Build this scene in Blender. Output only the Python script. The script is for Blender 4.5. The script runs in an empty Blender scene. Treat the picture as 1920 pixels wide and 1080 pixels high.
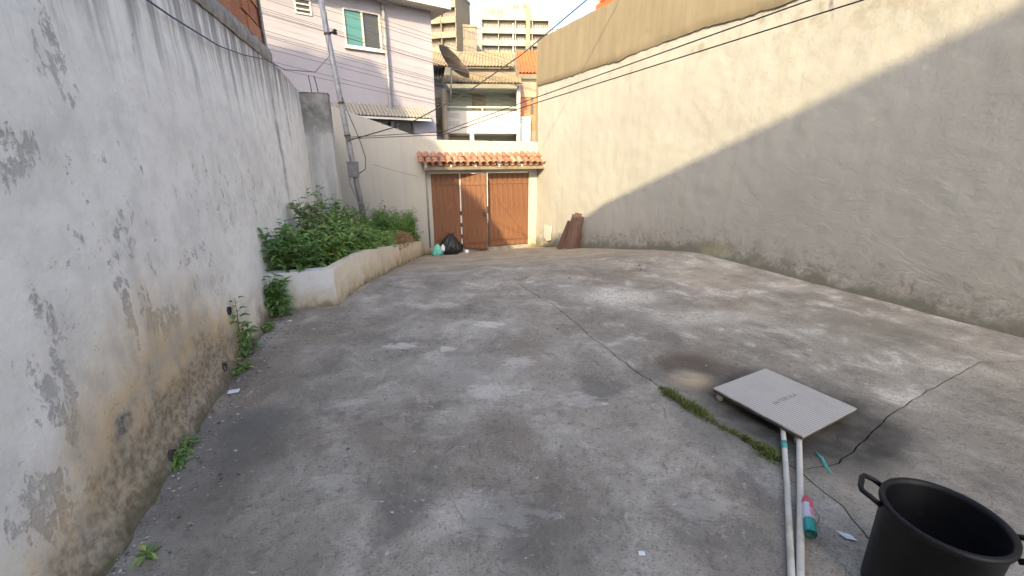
import bpy, math, random
from mathutils import Vector, Matrix, noise
from mathutils.geometry import delaunay_2d_cdt
R = math.radians
random.seed(7)
SC = bpy.context.scene
COL = SC.collection

# ------------------------------------------------------------------ camera
cam = bpy.data.cameras.new('camera')
cam.lens = 14.85; cam.sensor_width = 36; cam.clip_end = 6000; cam.clip_start = 0.05
cob = bpy.data.objects.new('camera', cam); COL.objects.link(cob)
cob.location = (0, 0, 1.6); cob.rotation_euler = (R(90 - 17.716), 0, 0)
SC.camera = cob

# ------------------------------------------------------------------ sky, sun, exposure
SUN_EL, SUN_AZ = R(28.0), R(11.6)          # the light travels towards azimuth 11.6 deg right of +Y
wd = bpy.data.worlds.new('World'); SC.world = wd; wd.use_nodes = True
nt = wd.node_tree; nt.nodes.clear()
sky = nt.nodes.new('ShaderNodeTexSky'); sky.sky_type = 'NISHITA'; sky.sun_disc = False
sky.sun_elevation = SUN_EL; sky.sun_rotation = math.pi + SUN_AZ
sky.air_density = 1.0; sky.dust_density = 4.5; sky.ozone_density = 1.4
bg = nt.nodes.new('ShaderNodeBackground'); bg.inputs[1].default_value = 0.15
wo = nt.nodes.new('ShaderNodeOutputWorld')
nt.links.new(sky.outputs[0], bg.inputs[0]); nt.links.new(bg.outputs[0], wo.inputs[0])
sl = bpy.data.lights.new('sun', 'SUN'); sl.energy = 2.6; sl.angle = R(0.6); sl.color = (1.0, 0.81, 0.48)
so = bpy.data.objects.new('sun', sl); COL.objects.link(so)
LD = Vector((math.sin(SUN_AZ) * math.cos(SUN_EL), math.cos(SUN_AZ) * math.cos(SUN_EL), -math.sin(SUN_EL)))
so.rotation_euler = LD.to_track_quat('-Z', 'Y').to_euler(); so.location = (-6, -20, 30)
SC.view_settings.view_transform = 'Standard'; SC.view_settings.look = 'None'
SC.view_settings.gamma = 1.0; SC.view_settings.exposure = 1.8
SC.view_settings.use_curve_mapping = False

# ------------------------------------------------------------------ node helpers
class NT:
    def __init__(s, name):
        s.m = bpy.data.materials.new(name); s.m.use_nodes = True
        s.t = s.m.node_tree; s.t.nodes.clear()
        s.out = s.t.nodes.new('ShaderNodeOutputMaterial')
        s.b = s.t.nodes.new('ShaderNodeBsdfPrincipled')
        s.t.links.new(s.b.outputs[0], s.out.inputs[0])
        tc = s.t.nodes.new('ShaderNodeTexCoord'); s.obj = tc.outputs['Object']
    def put(s, sock, v):
        if isinstance(v, bpy.types.NodeSocket): s.t.links.new(v, sock)
        elif isinstance(v, (tuple, list)) and sock.type == 'RGBA' and len(v) == 3: sock.default_value = (*v, 1)
        else: sock.default_value = v
    def n(s, ty, outp=0, ins={}, **kw):
        d = s.t.nodes.new('ShaderNode' + ty)
        for k, v in kw.items(): setattr(d, k, v)
        for k, v in ins.items(): s.put(d.inputs[k], v)
        return d.outputs[outp]
    def math(s, op, a, b=0.0, c=0.0, clamp=False):
        return s.n('Math', 0, {0: a, 1: b, 2: c}, operation=op, use_clamp=clamp)
    def add(s, a, b): return s.math('ADD', a, b)
    def mul(s, a, b): return s.math('MULTIPLY', a, b)
    def sub(s, a, b): return s.math('SUBTRACT', a, b)
    def mx(s, a, b): return s.math('MAXIMUM', a, b)
    def ss(s, v, a, b):                                     # smoothstep a..b -> 0..1 (also a > b)
        lo, hi, t0, t1 = (a, b, 0.0, 1.0) if a < b else (b, a, 1.0, 0.0)
        return s.n('MapRange', 0, {0: v, 1: lo, 2: hi, 3: t0, 4: t1}, interpolation_type='SMOOTHSTEP')
    def mix(s, f, a, b, mode='MIX'):
        d = s.t.nodes.new('ShaderNodeMix'); d.data_type = 'RGBA'; d.blend_type = mode
        s.put(d.inputs[0], f); s.put(d.inputs[6], a); s.put(d.inputs[7], b)
        return d.outputs[2]
    def mapv(s, v, loc=(0, 0, 0), rot=(0, 0, 0), sc=(1, 1, 1)):
        return s.n('Mapping', 0, {0: v, 1: loc, 2: rot, 3: sc})
    def noise(s, v, sc, det=4, ro=.55, dist=0):
        return s.n('TexNoise', 0, {'Vector': v, 'Scale': sc, 'Detail': det, 'Roughness': ro, 'Distortion': dist})
    def xyz(s, v):
        d = s.t.nodes.new('ShaderNodeSeparateXYZ'); s.put(d.inputs[0], v); return d.outputs
    def blob(s, v, c, r, hard=0.0):                         # soft ellipsoid 1 in the middle, 0 at radius r
        q = s.n('VectorMath', 0, {0: v, 1: c}, operation='SUBTRACT')
        q = s.n('VectorMath', 0, {0: q, 1: r}, operation='DIVIDE')
        l = s.n('VectorMath', 1, {0: q}, operation='LENGTH')
        return s.ss(l, 1.0, hard)
    def wob(s, v, sc, amt):                                 # wobbled coordinate
        c = s.n('TexNoise', 1, {'Vector': v, 'Scale': sc, 'Detail': 4.0})
        c = s.n('VectorMath', 0, {0: c, 1: (.5, .5, .5)}, operation='SUBTRACT')
        c = s.n('VectorMath', 0, {0: c, 1: (amt, amt, amt)}, operation='MULTIPLY')
        return s.n('VectorMath', 0, {0: v, 1: c}, operation='ADD')
    def bump(s, h, st=.4, dist=.01):
        s.put(s.b.inputs['Normal'], s.n('Bump', 0, {'Strength': st, 'Distance': dist, 'Height': h}))
    def fin(s, col, rough=.85, metal=0, spec=.3):
        s.put(s.b.inputs['Base Color'], col); s.put(s.b.inputs['Roughness'], rough)
        s.b.inputs['Metallic'].default_value = metal; s.b.inputs['Specular IOR Level'].default_value = spec
        return s.m

def plain(name, col, rough=.7, var=.18, sc=8, bump=.15, bd=.004, metal=0, spec=.3, stain=None, st_sc=(1, 1, 1)):
    t = NT(name)
    n1 = t.noise(t.mapv(t.obj, sc=st_sc), sc, 6, .6); n2 = t.noise(t.obj, sc * 6, 3)
    f = t.ss(n1, .3, .7)
    dk = tuple(c * (1 - var) for c in col); lt = tuple(min(1, c * (1 + var * .6)) for c in col)
    c = t.mix(f, dk, lt)
    if stain:
        c = t.mix(t.mul(t.ss(t.noise(t.obj, sc * .45, 5, .65), .52, .72), .7), c, stain)
    if bump: t.bump(t.add(n1, t.mul(n2, .4)), bump, bd)
    return t.fin(c, rough, metal, spec)

M = {}
M['white_paint'] = plain('white_paint', (.52, .5, .46), .7, .08, 3, .2)
M['steel_white'] = plain('steel_white', (.72, .71, .68), .5, .12, 9, .1, stain=(.5, .45, .38))
M['grey_metal'] = plain('grey_metal', (.27, .27, .28), .55, .25, 7, .15, metal=.35, stain=(.2, .17, .15))
M['conduit_grey'] = plain('conduit_grey', (.2, .2, .21), .6, .2, 9, .1)
M['cable_black'] = plain('cable_black', (.02, .02, .024), .6, .2, 9, 0)
M['cable_grey'] = plain('cable_grey', (.09, .085, .09), .6, .2, 9, 0)
M['beam_wood'] = plain('beam_wood', (.2, .165, .12), .8, .3, 6, .3, stain=(.12, .095, .07))  # cream-brown beam, darkened in its colour for the shadow on the fascia
M['iron'] = plain('iron', (.09, .06, .05), .8, .3, 12, .2)
M['soil'] = plain('soil', (.055, .042, .03), .95, .4, 9, .6, .03)
M['asphalt'] = plain('asphalt', (.06, .06, .06), .9, .3, 1.5, .3, stain=(.09, .085, .08))
M['lilac'] = plain('lilac', (.315, .30, .335), .8, .06, 1.2, .1)
M['cream_far'] = plain('cream_far', (.21, .18, .135), .8, .1, .3, .1, stain=(.15, .13, .105))
M['white_far'] = plain('white_far', (.28, .265, .235), .8, .07, .3, .1, stain=(.185, .165, .14))
M['grey_far'] = plain('grey_far', (.36, .36, .37), .8, .2, .4, .1)
M['teal_wall'] = plain('teal_wall', (.45, .62, .6), .8, .1, 1.5, .1)
M['sage'] = plain('sage', (.42, .47, .42), .8, .1, 1.2, .1)
M['shade_brown'] = plain('shade_brown', (.3, .24, .18), .85, .2, 2, .1)
M['dark_room'] = plain('dark_room', (.05, .045, .04), .8, .3, 2, 0)
M['dish'] = plain('dish', (.36, .30, .225), .7, .2, 4, .1, stain=(.27, .2, .14))
M['brown_board'] = plain('brown_board', (.105, .058, .045), .55, .35, 5, .2, stain=(.06, .04, .034), st_sc=(4, 4, .4))
M['stone'] = plain('stone', (.28, .26, .23), .9, .3, 30, .5)
M['paper'] = plain('paper', (.75, .76, .8), .8, .06, 20, .1)
M['pvc'] = plain('pvc', (.6, .57, .5), .42, .1, 14, .08, stain=(.4, .35, .27))
M['teal_plastic'] = plain('teal_plastic', (.1, .36, .32), .35, .15, 12, .2)
M['hill'] = plain('hill', (.14, .13, .09), .95, .4, .06, .2)

def glass(name, col, rough=.08):
    t = NT(name); t.fin(col, rough, 0, .6); return t.m
M['glass_teal'] = glass('glass_teal', (.065, .19, .175)); M['glass_dark'] = glass('glass_dark', (.05, .05, .045), .15)
M['glass_far'] = glass('glass_far', (.08, .07, .06), .3)

def m_wood():
    t = NT('gate_wood')
    g = t.noise(t.mapv(t.obj, sc=(22, 22, 1.2)), 1.0, 6, .6, .6)
    rnd = t.n('ObjectInfo', 5)
    c = t.mix(t.ss(g, .25, .75), (.105, .044, .023), (.215, .1, .05))
    c = t.mix(t.mul(rnd, .35), c, (.13, .058, .032))
    c = t.mix(t.mul(t.ss(t.noise(t.obj, 2.5, 5), .5, .75), .35), c, (.13, .06, .035))
    t.bump(g, .25, .004); return t.fin(c, .55, 0, .35)
M['gate_wood'] = m_wood()

def m_clay(name, a, b, dirt, sc=6, faded=.0):
    t = NT(name)
    rnd = t.n('ObjectInfo', 5); isl = t.n('NewGeometry', 8)
    f = t.math('FRACT', t.add(rnd, isl))
    c = t.mix(f, a, b)
    if faded: c = t.mix(t.ss(t.math('FRACT', t.mul(f, 5.7)), .72, .9), c, tuple(.5 * (u + v) for u, v in zip(b, (.36, .3, .24))))
    n = t.noise(t.obj, sc, 6, .65)
    c = t.mix(t.mul(t.ss(n, .48, .7), .75), c, dirt)
    t.bump(t.noise(t.obj, sc * 8, 4), .4, .004); return t.fin(c, .88)
M['clay_tile'] = m_clay('clay_tile', (.30, .13, .075), (.40, .215, .14), (.15, .09, .068), 9, .5)
M['roof_ochre'] = m_clay('roof_ochre', (.25, .19, .11), (.32, .24, .145), (.18, .145, .105), 2.5)
M['roof_orange'] = m_clay('roof_orange', (.45, .115, .035), (.48, .135, .05), (.36, .1, .045), 2)
M['roof_grey'] = m_clay('roof_grey', (.2, .185, .17), (.27, .25, .22), (.2, .19, .18), 3)

def m_brick():
    t = NT('clay_brick')
    rnd = t.n('ObjectInfo', 5)
    c = t.mix(rnd, (.36, .13, .06), (.5, .22, .11))
    c = t.mix(t.mul(t.ss(t.noise(t.obj, 7, 6), .5, .72), .6), c, (.26, .17, .13))
    z = t.xyz(t.obj)[2]
    gr = t.math('SINE', t.mul(z, 2 * math.pi / .034))
    t.bump(t.add(t.mul(gr, .6), t.noise(t.obj, 60, 4)), .8, .004)
    return t.fin(c, .9)
M['brick'] = m_brick()
M['mortar'] = plain('mortar', (.3, .28, .25), .95, .3, 14, .6, .012)

# plaster of the boundary wall on the left: local x along, z up
def m_left_wall():
    t = NT('stained_white_plaster'); p = t.obj; x, y, z = t.xyz(p)
    pw = t.wob(p, 3.0, .35)
    big = t.noise(p, .9, 5, .6); mid = t.noise(p, 5, 8, .62); fine = t.noise(p, 28, 6, .6)
    c = t.mix(t.ss(big, .3, .7), (.80, .765, .70), (.88, .845, .775))
    c = t.mix(t.mul(t.ss(mid, .42, .68), .32), c, (.47, .46, .44))
    # soot streaks running down from the top edge
    st = t.noise(t.mapv(p, sc=(7.0, 1, .42)), 1.0, 5, .65, .2)
    up = t.ss(z, 1.45, 2.8)
    k = t.ss(t.add(st, t.mul(up, .22)), .57, .80)
    c = t.mix(t.mul(t.mul(k, up), .85), c, (.17, .165, .155))
    c = t.mix(t.mul(t.ss(z, 2.58, 2.8), t.ss(mid, .3, .6)), c, (.2, .19, .17))
    # one long damp trail near the far end
    tr = t.blob(t.wob(p, 1.6, .25), (4.28, 0, 1.75), (.13, 1, 1.3), .15)
    tr2 = t.blob(t.wob(p, 1.6, .3), (5.0, 0, 2.2), (.09, 1, .8), .1)
    c = t.mix(t.mul(t.mul(t.mx(tr, tr2), t.ss(mid, .25, .6)), .75), c, (.24, .23, .21))
    # flaked paint patches
    reg = None
    for (cx, cz, rx, rz, w) in ((-.42, .74, .17, .26, 1), (-.3, .98, .16, .22, .8), (.14, .86, .13, .32, .9), (.36, .76, .2, .22, 1), (.52, .70, .16, .16, 1),
                                (-.62, .42, .3, .22, .9), (-.4, .3, .2, .14, .8), (.14, 1.98, .17, .34, .75), (-.16, 1.6, .22, .16, .8), (1.3, 1.55, .1, .1, .6),
                                (.2, 1.2, .5, .35, .45), (1.55, 1.3, .9, .5, .3), (2.6, 1.2, .5, .5, .45), (3.6, 1.15, .5, .4, .5), (1.1, .8, .6, .35, .4), (-.7, 1.1, .4, .5, .4)):
        b = t.mul(t.blob(pw, (cx, 0, cz), (rx, 3, rz), .1), w)
        reg = b if reg is None else t.mx(reg, b)
    fl = t.noise(t.mapv(p, sc=(1.35, 1, .8)), 7, 6, .74, .4); fl2 = t.noise(t.mapv(p, loc=(3, 0, 1), sc=(1.2, 1, .8)), 24, 4, .65, .3)
    pk = t.mul(t.ss(t.add(fl, t.mul(reg, .20)), .60, .67), t.ss(t.add(fl2, t.mul(reg, .10)), .44, .60))
    pk = t.mx(pk, t.mul(t.ss(t.add(fl2, t.mul(reg, .07)), .70, .76), .8))
    c = t.mix(t.mul(pk, .78), c, t.mix(t.ss(mid, .35, .65), (.30, .29, .27), (.45, .43, .40)))
    gy = t.mul(t.ss(t.add(t.noise(p, 2.2, 6, .66), t.mul(reg, .1)), .5, .72), .3)
    c = t.mix(gy, c, (.5, .475, .435))
    # ochre damp, then bare brown render, along the foot
    fx = t.mul(t.ss(x, -.95, .1), t.ss(x, 1.9, .6))
    hgt = t.add(t.mul(fx, .58), .2)
    e = t.sub(t.add(hgt, t.mul(t.sub(t.noise(p, 2.4, 7, .62), .5), .95)), z)
    oc = t.ss(e, -.30, .22)
    c = t.mix(t.mul(oc, .85), c, t.mix(t.ss(mid, .35, .68), (.62, .43, .2), (.46, .385, .29)))
    e2 = t.sub(t.add(t.mul(hgt, .55), t.mul(t.sub(t.noise(p, 4.0, 7, .65), .5), .8)), z)
    c = t.mix(t.mul(t.ss(e2, -.12, .16), .8), c, t.mix(t.ss(fine, .35, .65), (.15, .12, .085), (.38, .32, .235)))
    dsp = t.mul(t.ss(t.noise(p, 34, 5, .7), .6, .68), t.ss(e2, -.45, .1)); c = t.mix(t.mul(dsp, .6), c, (.11, .09, .07))
    sm = t.mul(t.blob(t.wob(p, 9, .2), (-.13, 0, .40), (.13, 2, .06), .1), t.ss(fine, .35, .6))
    c = t.mix(t.mul(sm, .9), c, (.1, .1, .11))
    foot = t.ss(t.add(z, t.mul(t.sub(mid, .5), .25)), .13, .0)
    c = t.mix(t.mul(foot, .8), c, t.mix(t.ss(big, .4, .6), (.085, .085, .04), (.09, .075, .06)))
    h = t.add(t.add(t.mul(mid, 1.0), t.mul(fine, .35)), t.mul(pk, -.35))
    t.bump(t.add(h, t.mul(big, 1.5)), .75, .014)
    return t.fin(c, .92, 0, .15)
M['left_wall'] = m_left_wall()

def m_right_wall():
    t = NT('cream_plaster'); p = t.obj; x, y, z = t.xyz(p)
    big = t.noise(p, .7, 5, .6); mid = t.noise(p, 4, 8, .62); fine = t.noise(p, 22, 6, .6)
    vs = t.noise(t.mapv(p, sc=(5, 1, .6)), 1.0, 6, .6)
    c = t.mix(t.ss(big, .3, .7), (.35, .342, .308), (.40, .388, .348))
    c = t.mix(t.mul(t.ss(vs, .45, .75), .4), c, (.33, .312, .262))
    # height above the yard, which falls away towards the gate
    fl = t.mul(t.math('MAXIMUM', t.sub(x, .05), 0.0), .185); hh = t.add(z, fl)
    up = t.ss(z, 2.5, 3.4)
    c = t.mix(t.mul(t.mul(up, t.ss(t.add(mid, t.mul(t.ss(x, .0, -3.0), .12)), .5, .72)), .7), c, (.23, .2, .14))
    e = t.sub(t.add(.34, t.mul(t.sub(t.noise(p, 2.2, 7, .65), .5), 1.2)), hh)
    c = t.mix(t.mul(t.ss(e, -.2, .3), .62), c, t.mix(t.ss(mid, .4, .65), (.25, .235, .205), (.41, .385, .335)))
    dk = t.mul(t.ss(t.add(t.noise(t.wob(p, 5, .25), 8, 7, .72), t.mul(t.ss(hh, .6, .0), .14)), .54, .76), t.ss(hh, .95, .2))
    c = t.mix(t.mul(dk, .6), c, (.13, .122, .105))
    ft = t.ss(t.add(hh, t.mul(t.sub(mid, .5), .4)), .2, .02)
    c = t.mix(t.mul(ft, .85), c, (.12, .115, .085))
    ms = t.blob(t.wob(p, 4, .25), (-.42, 0, .12), (.45, 2, .2), .25)
    c = t.mix(t.mul(ms, .8), c, t.mix(mid, (.16, .15, .08), (.32, .3, .2)))
    # a dark scrape high on the wall and old form marks
    sc_ = t.blob(t.mapv(t.wob(p, 5, .06), loc=(2.28, 0, -2.95), rot=(0, R(-14), 0)), (0, 0, 0), (.045, 2, .42), .35)
    c = t.mix(t.mul(t.mul(sc_, t.ss(fine, .3, .55)), .8), c, (.13, .11, .12))
    tw = t.noise(t.mapv(t.wob(p, 2.5, .4), rot=(0, R(25), 0), sc=(2.2, 1, 7)), 1.6, 5, .62, .6)
    tw = t.mul(tw, t.add(.35, t.mul(t.ss(x, 1.0, -2.0), t.ss(z, 2.4, .6))))
    t.bump(t.add(t.add(t.mul(mid, .9), t.mul(fine, .3)), t.add(t.mul(vs, .4), t.mul(tw, .55))), .8, .016)
    return t.fin(c, .93, 0, .12)
M['right_wall'] = m_right_wall()
def m_render():
    t = NT('bare_cement_render'); p = t.obj; x, y, z = t.xyz(p)
    st = t.noise(t.mapv(p, sc=(5, 1, .5)), 1.0, 6, .6); mid = t.noise(p, 5, 7, .6)
    c = t.mix(t.ss(st, .3, .7), (.215, .178, .118), (.25, .21, .142))
    c = t.mix(t.mul(t.ss(mid, .5, .75), .4), c, (.175, .146, .098))
    c = t.mix(t.mul(t.ss(t.add(z, t.mul(mid, .1)), 3.50, 3.40), .55), c, (.15, .12, .08))
    t.bump(t.add(mid, t.mul(st, .5)), .5, .01); return t.fin(c, .93, 0, .12)
M['render'] = m_render()

def m_white_wall(name, base=(.76, .74, .69), footz=-1.05):
    t = NT(name); p = t.obj; x, y, z = t.xyz(p)
    if footz == 0.0:                                        # the planter stands on the sloping yard
        g = t.add(t.mul(x, -.342), t.mul(y, .94)); z = t.add(z, t.mul(t.math('MAXIMUM', t.add(g, .79), 0.0), .185))
    big = t.noise(p, .8, 5); mid = t.noise(p, 6, 8, .62)
    vs = t.noise(t.mapv(p, sc=(6, 6, .5)), 1.0, 6, .62)
    c = t.mix(t.ss(big, .3, .7), tuple(.93 * v for v in base), base)
    c = t.mix(t.mul(t.ss(vs, .5, .78), .5), c, tuple(v * .76 for v in base))
    c = t.mix(t.mul(t.ss(t.add(z, t.mul(t.sub(mid, .5), .6)), footz + .35, footz), .75), c, (.42, .33, .2))
    c = t.mix(t.mul(t.ss(t.add(z, t.mul(t.sub(mid, .5), .35)), footz + .1, footz - .05), .85), c, (.12, .1, .07))
    c = t.mix(t.mul(t.ss(t.noise(p, 9, 7, .7), .66, .7), .6), c, (.35, .31, .26))
    t.bump(t.add(mid, t.mul(t.noise(p, 25, 5), .4)), .55, .01); return t.fin(c, .9, 0, .15)
M['gate_wall'] = m_white_wall('gate_wall_plaster', (.40, .385, .35))
M['planter'] = m_white_wall('planter_bounce_tint', (.70, .62, .49), 0.0)  # cream is bounce light from the sunlit wall, put into the colour
M['planter_front'] = m_white_wall('planter_sky_tint', (.66, .66, .655), 0.0)  # cool white puts the front face's open shade into its colour
def m_pillar():
    t = NT('raw_concrete_pillar'); p = t.obj; x, y, z = t.xyz(p)
    mid = t.noise(p, 5, 8, .65); vs = t.noise(t.mapv(p, sc=(6, 6, .7)), 1.0, 6, .6)
    c = t.mix(t.ss(mid, .3, .7), (.13, .125, .118), (.31, .30, .28))
    lo = t.ss(t.add(z, t.mul(t.sub(mid, .5), 1.2)), 2.15, 1.75)
    c = t.mix(t.mul(lo, .8), c, t.mix(t.ss(vs, .4, .65), (.56, .55, .53), (.4, .39, .38)))
    t.bump(mid, .6, .015); return t.fin(c, .93, 0, .15)
M['pillar'] = m_pillar()

def m_floor(name, a, b, pale, pw_, extra=None):
    t = NT(name); p = t.obj
    big = t.noise(p, .55, 4, .6, .4); mid = t.noise(p, 2.6, 6, .66, .5); fine = t.noise(p, 24, 6, .72); spk = t.noise(p, 95, 2, .7)
    c = t.mix(t.ss(t.add(t.mul(big, .5), t.mul(mid, .5)), .36, .64), a, b)
    c = t.mix(t.mul(t.ss(t.add(t.mul(mid, .65), t.mul(fine, .35)), .50, .64), pw_), c, pale)
    br = t.noise(t.mapv(p, loc=(5, 3, 0)), 1.1, 6, .62, .3)
    c = t.mix(t.mul(t.ss(br, .48, .66), .6), c, (.215, .172, .132))
    dk = t.noise(t.mapv(p, loc=(9, 1, 0)), 1.7, 7, .66, .3)
    c = t.mix(t.mul(t.ss(dk, .50, .68), .62), c, (.14, .13, .113))
    c = t.mix(t.mul(t.ss(t.noise(t.mapv(p, loc=(2, 8, 0)), 7, 7, .72), .54, .68), .5), c, (.17, .152, .132))
    sw = t.noise(t.wob(p, 7, .3), 16, 5, .7, 1.5)
    c = t.mix(t.mul(t.ss(sw, .56, .66), .4), c, tuple(v * .5 for v in a))
    c = t.mix(t.mul(t.ss(sw, .42, .34), .4), c, tuple(min(1, v * 1.3) for v in b))
    c = t.mix(t.mul(t.ss(fine, .53, .64), .55), c, tuple(v * .5 for v in a))
    c = t.mix(t.mul(t.ss(spk, .58, .68), .7), c, tuple(v * .4 for v in a))
    # thin scratches and hair cracks
    vor = t.n('TexVoronoi', 0, {'Vector': t.wob(p, 2.2, .5), 'Scale': .75}, feature='DISTANCE_TO_EDGE')
    cr = t.mul(t.ss(vor, .004, .0), t.ss(mid, .5, .62))
    c = t.mix(t.mul(cr, .3), c, (.05, .045, .04))
    ow = t.wob(p, 3, .2)
    wet = t.mx(t.blob(ow, (1.83, 2.36, 0), (.74, .70, 9), .55), t.blob(ow, (2.15, 2.2, 0), (.42, .34, 9), .4))
    rough = .93
    if extra: c, rough = extra(t, p, c, mid, fine)
    c = t.mix(t.mul(wet, .94), c, t.mix(t.ss(t.noise(p, 5, 6, .68), .35, .65), (.045, .041, .034), (.105, .096, .081)))
    rough = t.add(.93, t.mul(wet, -.2))
    t.bump(t.add(t.add(t.mul(mid, 1.0), t.mul(fine, .5)), t.add(t.mul(spk, .16), t.mul(cr, -.5))), .75, .016)
    return t.fin(c, rough, 0, .2)

def ex_lane(t, p, c, mid, fine):
    pw = t.wob(p, 2.2, .5)
    # soil washed against the left wall foot and a damp strip
    for (cx, cy, rx, ry, w, col) in ((-1.55, 1.9, .55, 1.2, .65, (.115, .105, .09)), (-1.9, 3.0, .5, 1.1, .5, (.2, .15, .11)), (-1.0, 1.2, .8, .5, .35, (.14, .11, .085)),
                                     (1.2, 2.35, .3, .5, .55, (.13, .12, .105)), (-1.6, 2.2, .35, .35, .45, (.12, .12, .115)), (-.35, 2.9, .8, .5, .3, (.42, .385, .34)),
                                     (-.2, 3.8, .45, .25, .4, (.46, .42, .365)), (.3, 1.4, .6, .3, .3, (.15, .138, .12))):
        c = t.mix(t.mul(t.blob(pw, (cx, cy, 0), (rx, ry, 9), .1), w), c, col)
    rg = t.noise(t.mapv(p, rot=(0, 0, R(35)), sc=(1, 2.2, 1)), 11, 6, .72, .4)
    for (cx, cy, rx, ry, w) in ((-.22, 3.85, .3, .16, .8), (-.95, 3.35, .28, .12, .65), (-.55, 3.3, .14, .1, .7), (.05, 3.05, .3, .2, .4), (-.15, 2.62, .4, .2, .45), (.45, 2.5, .3, .2, .35), (-.9, 1.75, .25, .15, .25), (-.1, 1.55, .5, .25, .22), (-.75, 4.4, .4, .2, .4), (.9, 1.6, .35, .2, .22)):
        c = t.mix(t.mul(t.ss(t.add(rg, t.mul(t.blob(p, (cx, cy, 0), (rx, ry, 9), .1), .3)), .64, .76), w), c, (.6, .56, .5))
    g = t.add(t.mul(t.xyz(p)[0], -.342), t.mul(t.xyz(p)[1], .94))
    c = t.mix(t.mul(t.ss(g, 5.2, 7.5), .6), c, t.mix(t.ss(mid, .35, .65), (.30, .235, .165), (.40, .32, .23)))
    return c, .93
def ex_slab(t, p, c, mid, fine):
    pw = t.wob(p, 1.8, .6)
    for (cx, cy, rx, ry, w, col) in ((1.25, 4.65, .7, .5, .8, (.66, .62, .55)), (1.95, 4.05, .9, .4, .55, (.58, .54, .47)), (3.5, 5.05, .5, .4, .4, (.55, .52, .47)),
                                     (3.25, 6.3, .25, .6, .7, (.64, .61, .55)), (3.85, 4.0, .5, .25, .4, (.55, .5, .43)), (2.6, 5.4, .9, .5, .45, (.44, .36, .26))):
        c = t.mix(t.mul(t.mul(t.blob(pw, (cx, cy, 0), (rx, ry, 9), .05), t.ss(fine, .3, .6)), w), c, col)
    pr = t.wob(p, 4, .1)
    ring = t.mul(t.blob(pr, (1.38, 3.0, 0), (.42, .32, 9), .35), t.ss(t.blob(pr, (1.33, 2.72, 0), (.34, .33, 9), .0), .6, .1))
    c = t.mix(t.mul(ring, .85), c, (.11, .085, .065))
    sand = t.blob(t.wob(p, 5, .2), (1.36, 2.72, 0), (.27, .2, 9), .1)
    c = t.mix(t.mul(sand, .75), c, t.mix(mid, (.38, .3, .19), (.56, .43, .25)))
    c = t.mix(t.mul(t.blob(t.wob(p, 2.5, .3), (3.4, 3.7, 0), (1.1, .6, 9), .1), .4), c, (.2, .19, .155))
    return c, .93
M['lane'] = m_floor('worn_concrete_lane', (.265, .234, .192), (.43, .386, .322), (.57, .52, .445), .62, ex_lane)
M['slab'] = m_floor('worn_concrete_slab', (.25, .226, .186), (.385, .35, .295), (.64, .595, .52), .85, ex_slab)
M['corner_slab'] = m_floor('worn_concrete_corner', (.24, .215, .175), (.35, .318, .265), (.45, .41, .35), .6, None)
M['joint_dirt'] = plain('joint_dirt', (.12, .105, .08), .95, .4, 14, .5, .02)

def m_leaf(name, a, b, yel):
    t = NT(name); isl = t.n('NewGeometry', 8)
    c = t.mix(isl, a, b)
    c = t.mix(t.ss(t.math('FRACT', t.mul(isl, 7.31)), .86, .98), c, yel)
    t.fin(c, .5, 0, .4)
    tr = t.t.nodes.new('ShaderNodeBsdfTranslucent'); t.put(tr.inputs[0], t.mix(.5, c, (.22, .32, .04)))
    mx = t.t.nodes.new('ShaderNodeMixShader'); mx.inputs[0].default_value = .25
    t.t.links.new(t.b.outputs[0], mx.inputs[1]); t.t.links.new(tr.outputs[0], mx.inputs[2]); t.t.links.new(mx.outputs[0], t.out.inputs[0])
    return t.m
M['leaf'] = m_leaf('leaf_green', (.09, .19, .04), (.26, .40, .11), (.40, .44, .12))
M['leaf_dark'] = m_leaf('leaf_dark', (.075, .16, .045), (.18, .3, .09), (.12, .17, .05))
M['leaf_light'] = m_leaf('leaf_light', (.1, .2, .04), (.16, .28, .06), (.26, .32, .08))
M['leaf_fine'] = m_leaf('leaf_fine', (.08, .19, .035), (.19, .34, .08), (.3, .4, .1))
M['leaf_pale'] = m_leaf('leaf_pale', (.17, .22, .09), (.3, .34, .18), (.3, .3, .16))
M['stem'] = plain('stem', (.11, .13, .05), .7, .3, 20, .1)
M['grass'] = m_leaf('grass_moss', (.09, .115, .025), (.19, .215, .06), (.34, .31, .13))
M['dry'] = m_leaf('dry_stalks', (.34, .17, .09), (.48, .26, .15), (.5, .36, .2))

def m_bag(name, col, rough):
    t = NT(name); w = t.noise(t.mapv(t.obj, sc=(9, 9, 3)), 1.6, 7, .65, 1.2)
    t.bump(w, .9, .03); return t.fin(col, rough, 0, .5)
M['bag_black'] = m_bag('bag_black', (.012, .012, .014), .32); M['bag_teal'] = m_bag('bag_teal', (.16, .5, .42), .4); M['bag_white'] = m_bag('bag_white', (.7, .7, .7), .4)

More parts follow.
